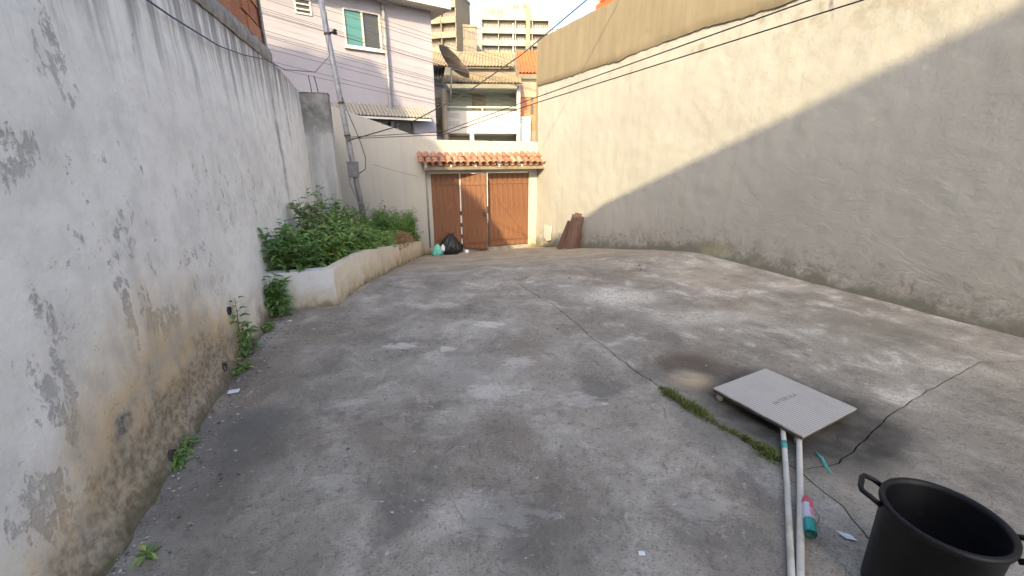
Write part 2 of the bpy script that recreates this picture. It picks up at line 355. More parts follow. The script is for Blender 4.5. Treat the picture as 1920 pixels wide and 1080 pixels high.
def m_tub():
    t = NT('black_plastic'); n = t.noise(t.obj, 40, 5)
    t.bump(n, .12, .002); sf = t.ss(t.noise(t.mapv(t.obj, sc=(1, 1, 5)), 14, 6, .75, .6), .6, .72); c = t.mix(t.ss(t.noise(t.obj, 6, 6), .45, .7), (.006, .006, .008), (.013, .0125, .013)); c = t.mix(t.mul(sf, .35), c, (.06, .056, .05))
    return t.fin(c, t.add(.5, t.mul(sf, .3)), 0, .3)
M['tub'] = m_tub()
def m_tile():
    t = NT('ribbed_tile_back'); p = t.obj; x, y, z = t.xyz(p)
    a = t.math('SINE', t.mul(t.add(x, t.mul(y, .12)), 2 * math.pi / .0235)); b_ = t.math('SINE', t.mul(y, 2 * math.pi / .03))
    r = t.ss(a, -.5, .5); g = t.mul(r, t.add(.9, t.mul(b_, .1)))
    dirt = t.ss(t.noise(p, 7, 7, .65), .45, .75)
    c = t.mix(r, (.33, .31, .28), (.50, .475, .435))
    c = t.mix(t.mul(dirt, .3), c, (.27, .25, .225))
    t.bump(g, .5, .003); return t.fin(c, .75, 0, .25)
M['tile'] = m_tile()
M['tile_edge'] = plain('tile_edge', (.085, .08, .075), .8, .3, 20, .3)
M['ink'] = plain('ink', (.17, .165, .155), .8, .2, 20, 0)
CAN_T = Vector((.110, .190, 0)).normalized().to_track_quat('Z', 'Y').to_matrix()
_l = CAN_T.transposed() @ Vector((.75, -.1, .66)); CAN_A = math.atan2(_l.y, _l.x)
def m_can():
    t = NT('can_label'); p = t.obj; x, y, z = t.xyz(p)          # z runs along the can, 0 = base
    x, y = t.add(t.mul(x, math.cos(CAN_A)), t.mul(y, math.sin(CAN_A))), t.sub(t.mul(y, math.cos(CAN_A)), t.mul(x, math.sin(CAN_A)))
    ang = t.math('ARCTAN2', y, x)
    c = t.mix(t.ss(z, .176, .18), (.62, .6, .68), (.6, .1, .12))
    panel = t.mul(t.ss(ang, -.85, -.75), t.ss(ang, .85, .75))
    pink = t.mix(t.ss(z, .142, .15), (.62, .38, .46), (.62, .12, .14))
    c = t.mix(t.mul(panel, t.ss(z, .083, .086)), c, pink)
    txt = t.mul(t.ss(t.noise(t.mapv(p, sc=(60, 60, 160)), 1.0, 2), .5, .54), t.mul(t.ss(z, .1, .102), t.ss(z, .144, .142)))
    c = t.mix(t.mul(t.mul(txt, panel), .8), c, (.45, .05, .12))
    return t.fin(c, .3, 0, .5)
M['can_label'] = m_can()
M['can_teal'] = plain('can_teal', (.05, .33, .3), .25, .12, 20, 0, metal=.5)
M['can_dark'] = plain('can_dark', (.02, .11, .1), .35, .1, 20, 0)
M['litter'] = m_leaf('litter_chips', (.1, .09, .08), (.55, .53, .5), (.62, .6, .57))

# ------------------------------------------------------------------ mesh helpers
class MB:
    def __init__(s): s.v = []; s.f = []
    def add(s, vs, fs):
        o = len(s.v); s.v += [tuple(p) for p in vs]; s.f += [tuple(i + o for i in q) for q in fs]; return s
    def box(s, x0, x1, y0, y1, z0, z1, M4=None):
        vs = [Vector(p) for p in ((x0, y0, z0), (x1, y0, z0), (x1, y1, z0), (x0, y1, z0), (x0, y0, z1), (x1, y0, z1), (x1, y1, z1), (x0, y1, z1))]
        if M4: vs = [M4 @ p for p in vs]
        return s.add(vs, ((0, 3, 2, 1), (4, 5, 6, 7), (0, 1, 5, 4), (1, 2, 6, 5), (2, 3, 7, 6), (3, 0, 4, 7)))
    def prism(s, poly, y0, y1):                              # polygon in x,z (counter-clockwise), extruded in y
        n = len(poly)
        vs = [(x, y0, z) for x, z in poly] + [(x, y1, z) for x, z in poly]
        return s.add(vs, [tuple(range(n)), tuple(range(2 * n - 1, n - 1, -1))] + [(i, i + n, (i + 1) % n + n, (i + 1) % n) for i in range(n)])
    def tube(s, pts, r, seg=8, cap=True):
        pts = [Vector(p) for p in pts]; n = len(pts); rs = r if isinstance(r, (list, tuple)) else [r] * n
        o = len(s.v); prev = None
        for i, p in enumerate(pts):
            d = (pts[min(i + 1, n - 1)] - pts[max(i - 1, 0)]).normalized()
            u = d.orthogonal().normalized() if prev is None else (prev - d * prev.dot(d)).normalized()
            prev = u; w = d.cross(u)
            for k in range(seg):
                a = 2 * math.pi * k / seg; s.v.append(tuple(p + (u * math.cos(a) + w * math.sin(a)) * rs[i]))
        for i in range(n - 1):
            for k in range(seg):
                k2 = (k + 1) % seg
                s.f.append((o + i * seg + k, o + i * seg + k2, o + (i + 1) * seg + k2, o + (i + 1) * seg + k))
        if cap:
            s.f.append(tuple(o + k for k in range(seg))[::-1]); s.f.append(tuple(o + (n - 1) * seg + k for k in range(seg)))
        return s
    def lathe(s, prof, seg=24, M4=None, fn=None):
        o = len(s.v)
        for (r, z) in prof:
            for k in range(seg):
                a = 2 * math.pi * k / seg; p = Vector((r * math.cos(a), r * math.sin(a), z))
                if fn: p = fn(p, a)
                if M4: p = M4 @ p
                s.v.append(tuple(p))
        for i in range(len(prof) - 1):
            for k in range(seg):
                k2 = (k + 1) % seg; s.f.append((o + i * seg + k, o + i * seg + k2, o + (i + 1) * seg + k2, o + (i + 1) * seg + k))
        return s
    def grid(s, us, vs, fn):
        o = len(s.v); nu = len(us)
        for v in vs:
            for u in us: s.v.append(tuple(fn(u, v)))
        for j in range(len(vs) - 1):
            for i in range(nu - 1):
                a = o + j * nu + i; s.f.append((a, a + 1, a + nu + 1, a + nu))
        return s
    def mesh(s, name, mat, smooth=False):
        me = bpy.data.meshes.new(name); me.from_pydata(s.v, [], s.f); me.update()
        if mat: me.materials.append(M[mat] if isinstance(mat, str) else mat)
        if smooth: me.polygons.foreach_set('use_smooth', [True] * len(me.polygons))
        return me
    def build(s, name, mat, parent=None, smooth=False, bevel=0, loc=None, rotz=0, Mw=None):
        o = bpy.data.objects.new(name, s.mesh(name, mat, smooth)); COL.objects.link(o)
        if parent: o.parent = parent
        if Mw: o.matrix_world = Mw
        elif loc is not None: o.location = loc; o.rotation_euler = (0, 0, rotz)
        if bevel:
            b = o.modifiers.new('bevel', 'BEVEL'); b.width = bevel; b.segments = 2; b.limit_method = 'ANGLE'
        return o

def tag(o, label, cat, group=None):
    o['label'] = label; o['category'] = cat
    if group: o['group'] = group
    return o
def struct(o): o['kind'] = 'structure'; return o
def stuff(o): o['kind'] = 'stuff'; return o
def thing(name, label, cat, loc=(0, 0, 0), rotz=0, group=None):
    o = bpy.data.objects.new(name, None); COL.objects.link(o); o.empty_display_size = .2
    o.location = loc; o.rotation_euler = (0, 0, rotz); tag(o, label, cat, group); return o
def link_part(name, me, parent, loc=(0, 0, 0), rot=(0, 0, 0)):
    o = bpy.data.objects.new(name, me); COL.objects.link(o); o.parent = parent; o.location = loc; o.rotation_euler = rot; return o
def lin(a, b, n): return [a + (b - a) * i / n for i in range(n + 1)]
def fbm(x, y, z=0.0, sc=1.0, oc=4): return noise.fractal(Vector((x * sc, y * sc, z * sc)), 1.0, 2.0, oc)

# frames measured on the place: x runs along the wall towards the street (gate wall: to the right)
RW_O, RW_A = Vector((3.12, 7.12, 0)), math.atan2(.9175, -.3977)      # local +y points into the yard
LW_O, LW_A = Vector((-1.84, 1.80, 0)), math.atan2(.9585, -.2852)     # local +y points out of the yard
GW_O, GW_A = Vector((.73, 12.63, 0)), math.atan2(.342, .9397)        # local +y points to the street
def frame(o, a): return Matrix.Translation(o) @ Matrix.Rotation(a, 4, 'Z')
RW, LW, GW = frame(RW_O, RW_A), frame(LW_O, LW_A), frame(GW_O, GW_A)
def floor_z(x, y):
    g = -.342 * x + .94 * y
    t = g - 5.6
    z = 0 if t < -.4 else (-.185 * (t + .4) ** 2 / 1.6 if t < .4 else -.185 * t)
    return max(z, -1.115)
def floor_full(x, y):
    z = floor_z(x, y) + .010 * fbm(x, y, 0, .9, 3) + .004 * fbm(x, y, 5, 4, 3)
    q = math.hypot((x - 1.86) / .62, (y - 2.43) / .52)
    if q < 1: z -= .035 * (1 - q * q) ** .7
    return z

# ------------------------------------------------------------------ ground and terrain
g = MB(); g.grid([-2500, -300, -40, 0, 40, 300, 2500], [-2500, -300, -40, 0, 40, 300, 4000], lambda x, y: (x, y, -1.26))
struct(g.build('ground', 'asphalt'))
def hz(x, y):
    t = min(1, max(0, (y - 32) / 90)); return -1.9 + 26 * t * t * (3 - 2 * t) + 1.2 * fbm(x, y, 0, .03, 3)
g = MB(); g.grid(lin(-160, 160, 40), lin(30, 330, 40), lambda x, y: (x, y, hz(x, y)))
struct(g.build('hillside', 'hill', smooth=True))
g = MB()   # raised pavement in front of the houses across the street
GV = frame((-3.02, 18, 0), math.atan2(.588, .81))
g.box(-14, 18, -1.1, 0.6, -1.27, -1.12); struct(g.build('pavement', 'mortar', Mw=GV))

# ------------------------------------------------------------------ yard floor in slabs
def pin(p, poly):
    c = False; n = len(poly); x, y = p
    for i in range(n):
        (x1, y1), (x2, y2) = poly[i], poly[i - 1]
        if (y1 > y) != (y2 > y) and x < (x2 - x1) * (y - y1) / (y2 - y1) + x1: c = not c
    return c
def wiggle(pts, step=.07, amp=.012):
    out = []
    for a, b in zip(pts[:-1], pts[1:]):
        n = max(1, int(math.dist(a, b) / step))
        for i in range(n):
            t = i / n; x = a[0] + (b[0] - a[0]) * t; y = a[1] + (b[1] - a[1]) * t
            out.append((x + amp * 1.6 * fbm(x, y, 3, 6, 4), y + amp * 1.6 * fbm(x, y, 9, 6, 4)))
    out.append(pts[-1]); return out
def offset(pts, d):
    out = []
    for i, p in enumerate(pts):
        a = pts[max(0, i - 1)]; b = pts[min(len(pts) - 1, i + 1)]
        l = math.dist(a, b) or 1; out.append((p[0] - (b[1] - a[1]) / l * d, p[1] + (b[0] - a[0]) / l * d))
    return out
def lwp(s, y=0): q = LW @ Vector((s, y, 0)); return (q.x, q.y)
def rwp(s, y=0): q = RW @ Vector((s, y, 0)); return (q.x, q.y)
def gwp(s, y=0): q = GW @ Vector((s, y, 0)); return (q.x, q.y)
J1 = [(.07, 5.24), (.47, 4.34), (.79, 3.36), (.92, 2.96), (1.13, 2.51), (1.24, 2.27), (1.40, 2.02), (1.52, 1.83)]
J1b = [(1.52, 1.83), (1.58, 1.6), (1.56, 1.39), (1.5, 1.2), (1.45, .9), (1.42, -3.2)]
J2 = [(1.52, 1.83), (1.76, 1.89), (2.23, 2.21), (2.4, 2.32), (3.01, 2.66), (3.78, 3.06), rwp(-4.35)]
J3 = [(.07, 5.24), (.72, 5.44), (1.26, 5.67), (1.92, 6.14), (2.61, 6.73), rwp(-.04)]
j1, j1b, j2, j3 = wiggle(J1), wiggle(J1b), wiggle(J2), wiggle(J3)
GAP = .004
def slab(name, poly, mat, parent):
    st = .055; xs = [p[0] for p in poly]; ys = [p[1] for p in poly]
    pts = [Vector(p) for p in poly]; nb = len(pts)
    y = min(ys)
    while y < max(ys):
        near = math.hypot(0, y) < 5.2; s_ = st if near else .11
        x = min(xs)
        while x < max(xs):
            q = (x + random.uniform(-.01, .01), y + random.uniform(-.01, .01))
            if pin(q, poly): pts.append(Vector(q))
            x += s_
        y += s_
    vs, ed, fs, *_ = delaunay_2d_cdt(pts, [(i, (i + 1) % nb) for i in range(nb)], [], 1, 1e-5)
    b = MB(); b.v = [(v.x, v.y, floor_full(v.x, v.y)) for v in vs]
    for f in fs:
        c = [sum(vs[i][k] for i in f) / len(f) for k in (0, 1)]
        if pin(c, poly): b.f.append(tuple(f))
    bv = MB()
    ring = [(p[0], p[1], floor_full(*p)) for p in poly]
    n = len(ring); b.add([r for r in ring] + [(r[0], r[1], r[2] - .05) for r in ring], [(i, i + n, (i + 1) % n + n, (i + 1) % n) for i in range(n)])
    return b.build(name, mat, parent, smooth=False)
def area_ccw(p):
    return p if sum(p[i - 1][0] * p[i][1] - p[i][0] * p[i - 1][1] for i in range(len(p))) > 0 else p[::-1]
base = MB()
base.grid(lin(-5.6, 9.5, 60), lin(-3.6, 13.1, 66), lambda x, y: (x, y, floor_z(x, y) - .018 - .045 * (1 if math.hypot(x - 1.86, y - 2.43) < .8 else 0)))
fl = struct(base.build('courtyard_floor', 'joint_dirt'))
pa = lwp(-5.0, -.02); pb = lwp(9.25, -.02)
polyA = offset(j1b, -GAP)[::-1] + offset(j1, -GAP)[::-1][1:] + offset(j3, GAP)[1:] + [rwp(2, -.03), rwp(4, -.03), rwp(6.0, -.03), gwp(-.02, -.01), gwp(-3.3, .3), gwp(-5.4, .02)] + [lwp(s, -.0) for s in lin(9.0, -5, 60)]
FR = [(.72, 5.44), (.93, 5.36), (1.18, 5.42), (1.42, 5.42), (1.66, 5.62), (1.86, 5.86), (1.92, 6.14)]
frl = wiggle(FR, .07, .02)
jf = lambda a, c: [p for p in j3 if a - 1e-6 <= p[0] <= c + 1e-6]
j3b = [p for p in j3 if p[0] < .70] + frl + [p for p in j3 if p[0] > 1.95]
o1 = slab('concrete_slab', area_ccw(polyA), 'lane', fl)
polyB = offset(j1, GAP) + offset(j2, GAP)[1:] + [rwp(s, -.02) for s in lin(-4.3, -.06, 20)] + offset(j3b, -GAP)[::-1][1:-1]
o2 = slab('concrete_slab', area_ccw(polyB), 'slab', fl)
polyF = offset([p for p in j3 if .74 < p[0] < 1.9], -GAP) + offset(frl, GAP)[::-1][1:-1]
o4 = slab('concrete_slab', area_ccw(polyF), 'slab', fl)
polyC = offset(j1b, GAP) + [rwp(-9, -.02)] + [rwp(s, -.02) for s in lin(-8.5, -4.4, 12)] + offset(j2, -GAP)[::-1][1:-1]
o3 = slab('concrete_slab', area_ccw(polyC), 'corner_slab', fl)

# ------------------------------------------------------------------ boundary wall on the left
def lw_top(s): return 2.76 + .012 * fbm(s, 1, 0, 3, 3) if s < 4.4 else 2.76 - .075 * (s - 4.4) + .012 * fbm(s, 1, 0, 3, 3)
def lw_face(s, z):
    y = .014 * fbm(s, 4, z, 1.1, 4) + .005 * fbm(s, 7, z, 7, 3)
    k = max(0, 1 - z / .22); y -= .05 * k * k * (1 + .6 * fbm(s, 2, 0, 3, 3))
    return y
b = MB(); us = lin(-5.0, 9.15, 260); vs_ = [0, .03, .07, .12, .18, .25] + lin(.33, 1, 36)
def lwf(u, v):
    t = lw_top(u); zb = -.08 - .0 if u < 5 else floor_z(*lwp(u)) - .1
    z = zb + (t - zb) * (v if v > .3 else v); return (u, lw_face(u, z), z)
b.grid(us, lin(0, 1, 58), lwf)
b.grid(us, [0, .5, 1], lambda u, v: (u, lw_face(u, lw_top(u)) + .2 * v, lw_top(u) + .01 * math.sin(v * 3.1)))
b.box(-5, 9.15, .19, .21, -1.2, 2.2)
wl = b.build('boundary_wall', 'left_wall', smooth=True, Mw=LW)
tag(wl, 'long stained white plaster wall with peeling paint and ochre damp along its foot', 'wall')
# drain holes low in the wall with short pipe stubs
for s, z in ((.08, .05), (1.02, .1), (1.36, .42)):
    d = MB(); d.lathe([(.028, 0), (.034, 0), (.034, .05), (.028, .05), (.026, .0)], 14, Matrix.Translation((s, lw_face(s, z) - .012, z)) @ Matrix.Rotation(R(-90), 4, 'X'))
    d.lathe([(.0, .012), (.028, .012)], 14, Matrix.Translation((s, lw_face(s, z) - .012, z)) @ Matrix.Rotation(R(-90), 4, 'X'))
    d.build('drain_stub', 'dark_room', wl, smooth=True)
# rough concrete strip along the top under the brickwork
b = MB()
b.grid(lin(-5, 4.46, 190), [0, .33, .66, 1], lambda u, v: (u, -.012 - .02 * math.sin(v * 3.1) - .012 * fbm(u, v, 2, 9, 3), 2.70 + .012 * fbm(u, 0, 8, 5, 4) + (.16 + .02 * fbm(u, 5, 3, 4, 3)) * v))
b.grid(lin(-5, 4.46, 60), [0, 1], lambda u, v: (u, -.012 + .2 * v, 2.86 + .012 * fbm(u, 0, 8, 5, 4)))
b.build('concrete_strip', 'mortar', wl, smooth=True)

# neighbour's brick house standing behind / on that wall
nh = thing('brick_house', 'unplastered red hollow brick house rising above the stained white wall', 'house', LW_O, LW_A)
prof = [(-17, -1.2), (4.40, -1.2), (4.40, 4.5), (.35, 4.42), (-2.5, 5.98), (-5.0, 7.36), (-12, 10.4), (-17, 12.5)]  # real house, but its unseen roofline is shaped to shade yard and gate
b = MB(); n = len(prof)
b.add([(x, .10, z) for x, z in prof] + [(x, 2.4, z if z < 0 else z - .7) for x, z in prof], [tuple(range(n)), tuple(range(2 * n - 1, n - 1, -1))] + [(i, i + n, (i + 1) % n + n, (i + 1) % n) for i in range(n)])
b.build('wall', 'mortar', nh)
bm_ = MB(); bm_.box(0, .285, 0, .09, 0, .185); bme = bm_.mesh('brick', 'brick')
row = 0; z = 2.875
while z < 4.3:
    s = 1.3 - (.15 if row % 2 else 0)
    while s < 4.2:
        o = link_part('brick', bme, nh, (s + random.uniform(-.006, .006), .03 + random.uniform(-.012, .012), z + random.uniform(-.004, .004)), (0, 0, R(random.uniform(-1.2, 1.2))))
        s += .303
    z += .203; row += 1
b = MB(); b.grid(lin(2.80, 4.46, 24), [0, 1, 2, 3], lambda z, k: (4.30 + (.1 if k in (1, 2) else (0 if k == 0 else .1)) + .012 * fbm(z, k, 0, 5, 3), (.0, .0, .02, .2)[k] + .01 * fbm(z, k, 4, 5, 2), z))
b.build('corner_render', 'mortar', nh)

# ------------------------------------------------------------------ boundary wall on the right
def rw_face(s, z): return .010 * fbm(s, 3, z, .8, 3) + .006 * fbm(s, 8, z, 5, 4) + (.045 * max(0, 1 - (z - floor_z(*rwp(s))) / .12) if z - floor_z(*rwp(s)) < .12 else 0)
b = MB(); b.grid(lin(-9.5, 6.03, 330), lin(0, 1, 96), lambda s, v: (s, rw_face(s, (floor_z(*rwp(s)) - .08) * (1 - v) + 3.6 * v), (floor_z(*rwp(s)) - .08) * (1 - v) + 3.6 * v))
b.box(-9.5, 6.03, -.22, -.10, -1.2, 4.44)
wr = b.build('boundary_wall', 'right_wall', smooth=True, Mw=RW)
tag(wr, 'tall cream plaster wall half in sun, half in slanting shade', 'wall')
def band_lo(s):
    return 3.385 + .05 * fbm(s, 1, 0, .7, 3) + .02 * fbm(s, 6, 0, 7, 4) + .07 * (1 / (1 + math.exp((s - 2.3) * 14)) - .5)
b = MB(); us = lin(-9.5, 6.03, 420)
b.grid(us, lin(0, 1, 14), lambda s, v: (s, .042 + .012 * fbm(s, 3, v, 1.2, 3) + (.022 if v == 0 else 0) * -1, band_lo(s) * (1 - v) + (4.45 + .01 * fbm(s, 0, 0, 2, 2)) * v))
b.grid(us, [0, 1], lambda s, v: (s, .042 - .3 * v, 4.45 + .01 * fbm(s, 0, 0, 2, 2)))
b.grid(us, [0, 1], lambda s, v: (s, .022 - .08 * v, band_lo(s)))
b.build('render_band', 'render', wr, smooth=True)
b = MB(); b.box(6.03, 6.05, -.25, .055, -1.2, 4.45); b.build('wall_end', 'render', wr)
# remains of whitewash and filler low by the gate
b = MB()
pt = [(4.98, -.30), (5.02, -.74), (5.22, -.80), (5.40, -.72), (5.42, -.36), (5.26, -.33), (5.12, -.37)]
b.prism([(x, z) for x, z in pt], .03, .052); b.build('plaster_patch', 'white_paint', wr, bevel=.01)

# brick parapet of the building behind the right wall
bp = thing('brick_parapet', 'small bright orange brick parapet with white edge above the cream wall', 'parapet', RW @ Vector((3.62, -.16, 4.42)), RW_A)
b = MB(); b.box(-2.3, .02, -.14, -.03, 0, 1.3); b.build('core', 'mortar', bp)
bmo = MB(); bmo.box(-.275, 0, -.02, .035, 0, .17); bmb = bmo.mesh('brick', 'roof_orange')
for r in range(6):
    for k in range(8):
        link_part('brick', bmb, bp, (-.02 - .292 * k - (.14 if r % 2 else 0), random.uniform(-.004, .004), .03 + .19 * r))
b = MB(); b.box(.02, .13, -.14, .05, 0, 1.3); b.build('edge_post', 'white_paint', bp, bevel=.01)

# ------------------------------------------------------------------ gate wall
b = MB(); F0 = -1.25
b.prism([(-5.6, F0), (-3.08, F0), (-3.08, 1.10), (-.26, 1.10), (-.26, F0), (-.0, F0), (-.0, 1.90), (-3.05, 1.93), (-3.5, 2.06), (-4.4, 2.36), (-5.6, 2.76)][::1], 0, .16)
gw = b.build('gate_wall', 'gate_wall', Mw=GW, bevel=.012)
tag(gw, 'white rendered street wall with sloping top that holds the wooden gate', 'wall')
b = MB(); b.box(-3.08, -.26, -.04, .16, -1.3, -1.015); b.build('threshold', 'corner_slab', gw, bevel=.01)
b = MB(); b.tube([(-3.2, -.035, -.9), (-3.2, -.035, 1.35)], .02, 8); b.build('drain_pipe', 'conduit_grey', gw, smooth=True)
# concrete pillar at the end of the left wall
b = MB(); b.grid(lin(0, 1, 14), lin(-.7, 2.60, 60), lambda u, z: (-.03 + .46 * u, .012 * fbm(u, z, 1, 2, 3), z))
b.box(-.03, .43, .01, .42, -.7, 2.6); b.grid([0, 1], [0, 1], lambda u, v: (-.04 + .48 * u, -.01 + .44 * v, 2.603))
PL = frame(LW @ Vector((6.42, -.02, 0)), LW_A - R(90))
pil = b.build('concrete_pillar', 'pillar', Mw=PL)
tag(pil, 'raw grey concrete pillar with rusty rebar at the end of the stained wall', 'pillar')
for x, y, l, k in ((.17, .2, .3, -.03), (.28, .22, .3, -.05)):
    q = MB(); q.tube([(x, y, 2.5), (x + k * .5, y, 2.6 + l * .5), (x + k, y, 2.6 + l)], .008, 6); q.build('rebar', 'iron', pil, smooth=True)

# ------------------------------------------------------------------ wooden gate
GZ = -1.0
gt = thing('wooden_gate', 'brown plank gate of three leaves, the middle leaf standing ajar', 'gate', GW @ Vector((-1.68, .05, GZ)), GW_A)
def leaf(x0, w, ang, h=2.07, brace=1, handle=False, y=0):
    lf = MB(); lf.box(0, w, -.018, .018, .0, h)
    L = lf.build('gate_leaf', 'gate_wood', gt, loc=(x0, y, 0), rotz=ang)
    n = max(5, round(w / .15)); pw = w / n; pm = MB(); pm.box(.0012, pw - .0012, -.034, -.016, .012, h - .012)
    me = pm.mesh('plank', 'gate_wood')
    for i in range(n):
        o = link_part('plank', me, L, (i * pw, random.uniform(-.0015, .0015), 0))
    for z in (.16, h - .3):
        r = MB(); r.box(.01, w - .01, -.052, -.036, z, z + .075); r.build('rail', 'gate_wood', L, bevel=.004)
    a, c = (.06, w - .06) if brace > 0 else (w - .06, .06)
    d = Vector((c - a, 0, h - .6)); ln = d.length; T = Matrix.Translation((a, 0, .24)) @ Matrix.Rotation(-math.atan2(d.z, d.x), 4, 'Y')
    r = MB(); r.box(0, ln, -.050, -.037, -.03, .03, T); r.build('brace', 'gate_wood', L, bevel=.004)
    if handle:
        q = MB(); q.box(w - .09, w - .03, -.062, -.05, .92, 1.12); q.tube([(w - .06, -.06, 1.04), (w - .06, -.11, 1.04), (w - .13, -.11, 1.04)], .011, 8); q.build('handle', 'iron', L)
    return L
leaf(-1.39, .765, 0, brace=1)
leaf(-.565, .70, R(-27), brace=1, handle=True, y=-.03)
leaf(.20, 1.21, 0, brace=-1)
for x, w, z1 in ((-.60, .035, 2.09), (.13, .07, 2.09), (-1.4, .03, 2.09)):
    q = MB(); q.box(x - w / 2, x + w / 2, -.02, .06, -.02, z1); q.build('post', 'steel_white', gt, bevel=.004)
q = MB(); q.box(-1.41, 1.42, -.02, .06, 2.075, 2.115); q.build('head_rail', 'steel_white', gt, bevel=.004)
for x, zz in ((-.61, .95), (-.605, .62), (-.6, .3), (.1, 1.25), (.1, .45)):
    q = MB(); q.box(x - .03, x + .035, -.06, -.021, zz, zz + .11); q.build('hinge', 'iron', gt, bevel=.004)

# ------------------------------------------------------------------ tiled canopy over the gate
cn = thing('tiled_canopy', 'narrow canopy of weathered clay barrel tiles over the wooden gate', 'canopy', GW @ Vector((-1.6, 0, 1.1)), GW_A)
b = MB(); b.box(-1.72, 1.74, -.42, -.35, .085, .175); b.build('eave_beam', 'beam_wood', cn, bevel=.005)
b = MB(); b.box(-1.70, 1.62, -.10, -.005, .20, .36); b.build('wall_beam', 'mortar', cn, bevel=.005)
for k in range(6):
    x = -1.66 + k * .655
    q = MB(); T = Matrix.Translation((x, -.45, .19)) @ Matrix.Rotation(R(25), 4, 'X'); q.box(-.025, .025, 0, .5, -.04, .0, T); q.build('rafter', 'steel_white', cn)
tp = MB()
def tilef(u, v, up=True):
    r = .082 - .014 * v if up else .07 + .012 * v
    a = math.pi * u
    return (r * math.cos(a), .34 * v, (r * .78 * math.sin(a)) * (1 if up else -1))
tp.grid(lin(0, 1, 8), [0, .5, 1], lambda u, v: tilef(u, v)); tp.grid(lin(1, 0, 8), [0, .5, 1], lambda u, v: tuple(c * (.86 if i != 1 else 1) for i, c in enumerate(tilef(u, v))))
tp.grid(lin(0, 1, 8), [0, 1], lambda u, k: tuple(c * ((1, .86)[int(k)] if i != 1 else 1) for i, c in enumerate(tilef(u, 0))))
tm = tp.mesh('tile', 'clay_tile', True)
tpu = MB(); tpu.grid(lin(0, 1, 6), [0, 1], lambda u, v: tilef(u, v, False)); tmu = tpu.mesh('channel_tile', 'clay_tile', True)
NC = 21
for i in range(NC):
    x = -1.74 + 3.56 * i / (NC - 1)
    for r in range(2):
        y0 = -.50 + r * .26; z0 = .205 + r * .115
        lift = .012 * (1 if r else 0)
        link_part('tile', tm, cn, (x + random.uniform(-.012, .012), y0 + random.uniform(-.025, .02), z0 + .045 + lift + random.uniform(-.006, .006)), (R(24 + random.uniform(-2, 2)), R(random.uniform(-4, 4)), R(random.uniform(-3, 3))))
        if i < NC - 1 and not (r == 1 and x > 1.6):
            link_part('channel_tile', tmu, cn, (x + .09, y0 + .02, z0 + .03), (R(24), 0, 0))
b = MB(); b.tube([(-1.75, -.03, .43), (0, -.03, .435), (1.64, -.03, .43)], .05, 8); b.build('mortar_ridge', 'mortar', cn, smooth=True)

# ------------------------------------------------------------------ planter
side = [(-1.92, 4.39), (-1.90, 4.84), (-1.89, 5.45), (-1.96, 6.3), (-2.10, 7.5), (-2.27, 9.1), (-2.36, 10.3), (-2.43, 11.40)]
sp = []
for a, c in zip(side[:-1], side[1:]):
    n = max(2, int(math.dist(a, c) / .12))
    sp += [(a[0] + (c[0] - a[0]) * i / n, a[1] + (c[1] - a[1]) * i / n) for i in range(n)]
sp.append(side[-1])
pt_ = thing('planter', 'low whitewashed masonry planter full of weeds along the stained wall', 'planter', (-2.2, 6, 0))
def wallstrip(path, h, th, name, mat):
    b = MB(); inn = offset(path, th); rows = lin(0, 1, 8); n = len(path)
    def zt(p): return floor_z(*p) + h + .005 * fbm(p[0], p[1], 0, 2.5, 3)
    for rr in rows:
        for p in path:
            z0 = floor_z(*p) - .05; z = z0 + (zt(p) - z0) * rr; dd = .008 * fbm(p[0] * 1.5, p[1] * 1.5, z, 3, 3)
            b.v.append((p[0] + 2.2 + dd, p[1] - 6, z))
    for j in range(len(rows) - 1):
        for i in range(n - 1): b.f.append((j * n + i, j * n + i + 1, (j + 1) * n + i + 1, (j + 1) * n + i))
    o = len(b.v); ob = 7 * n if False else (len(rows) - 1) * n
    for p, q in zip(path, inn): b.v.append((q[0] + 2.2, q[1] - 6, zt(p) + .004))
    for p, q in zip(path, inn): b.v.append((q[0] + 2.2, q[1] - 6, floor_z(*p) - .05))
    for i in range(n - 1):
        b.f.append((ob + i, ob + i + 1, o + i + 1, o + i)); b.f.append((o + i, o + i + 1, o + n + i + 1, o + n + i))
    b.f.append((0, ob, o, o + n)); b.f.append((n - 1, ob + n - 1, o + n - 1, o + 2 * n - 1))
    return b.build(name, mat, pt_, smooth=False)
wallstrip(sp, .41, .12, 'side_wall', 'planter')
fr = [(-2.56 + .64 * i / 12, 4.20 + .192 * i / 12) for i in range(13)]
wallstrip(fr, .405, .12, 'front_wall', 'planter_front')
b = MB()
def pl_side(y):
    for a, c in zip(side[:-1], side[1:]):
        if a[1] <= y <= c[1]: return a[0] + (c[0] - a[0]) * (y - a[1]) / (c[1] - a[1])
    return side[-1][0] if y > 11 else side[0][0]
def pl_left(y): return -1.84 - .2976 * (y - 1.8) + .02
b.grid(lin(0, 1, 8), lin(4.3, 11.4, 60), lambda u, y: (pl_left(y) + (pl_side(y) - .06 - pl_left(y)) * u + 2.2, max(y, 4.28 + .19 * u) - 6, floor_z(pl_side(y), y) + .33 + .05 * fbm(u * 2, y, 0, 2, 3) + .04 * math.sin(3.1 * u)))
b.build('soil', 'soil', pt_, smooth=True)

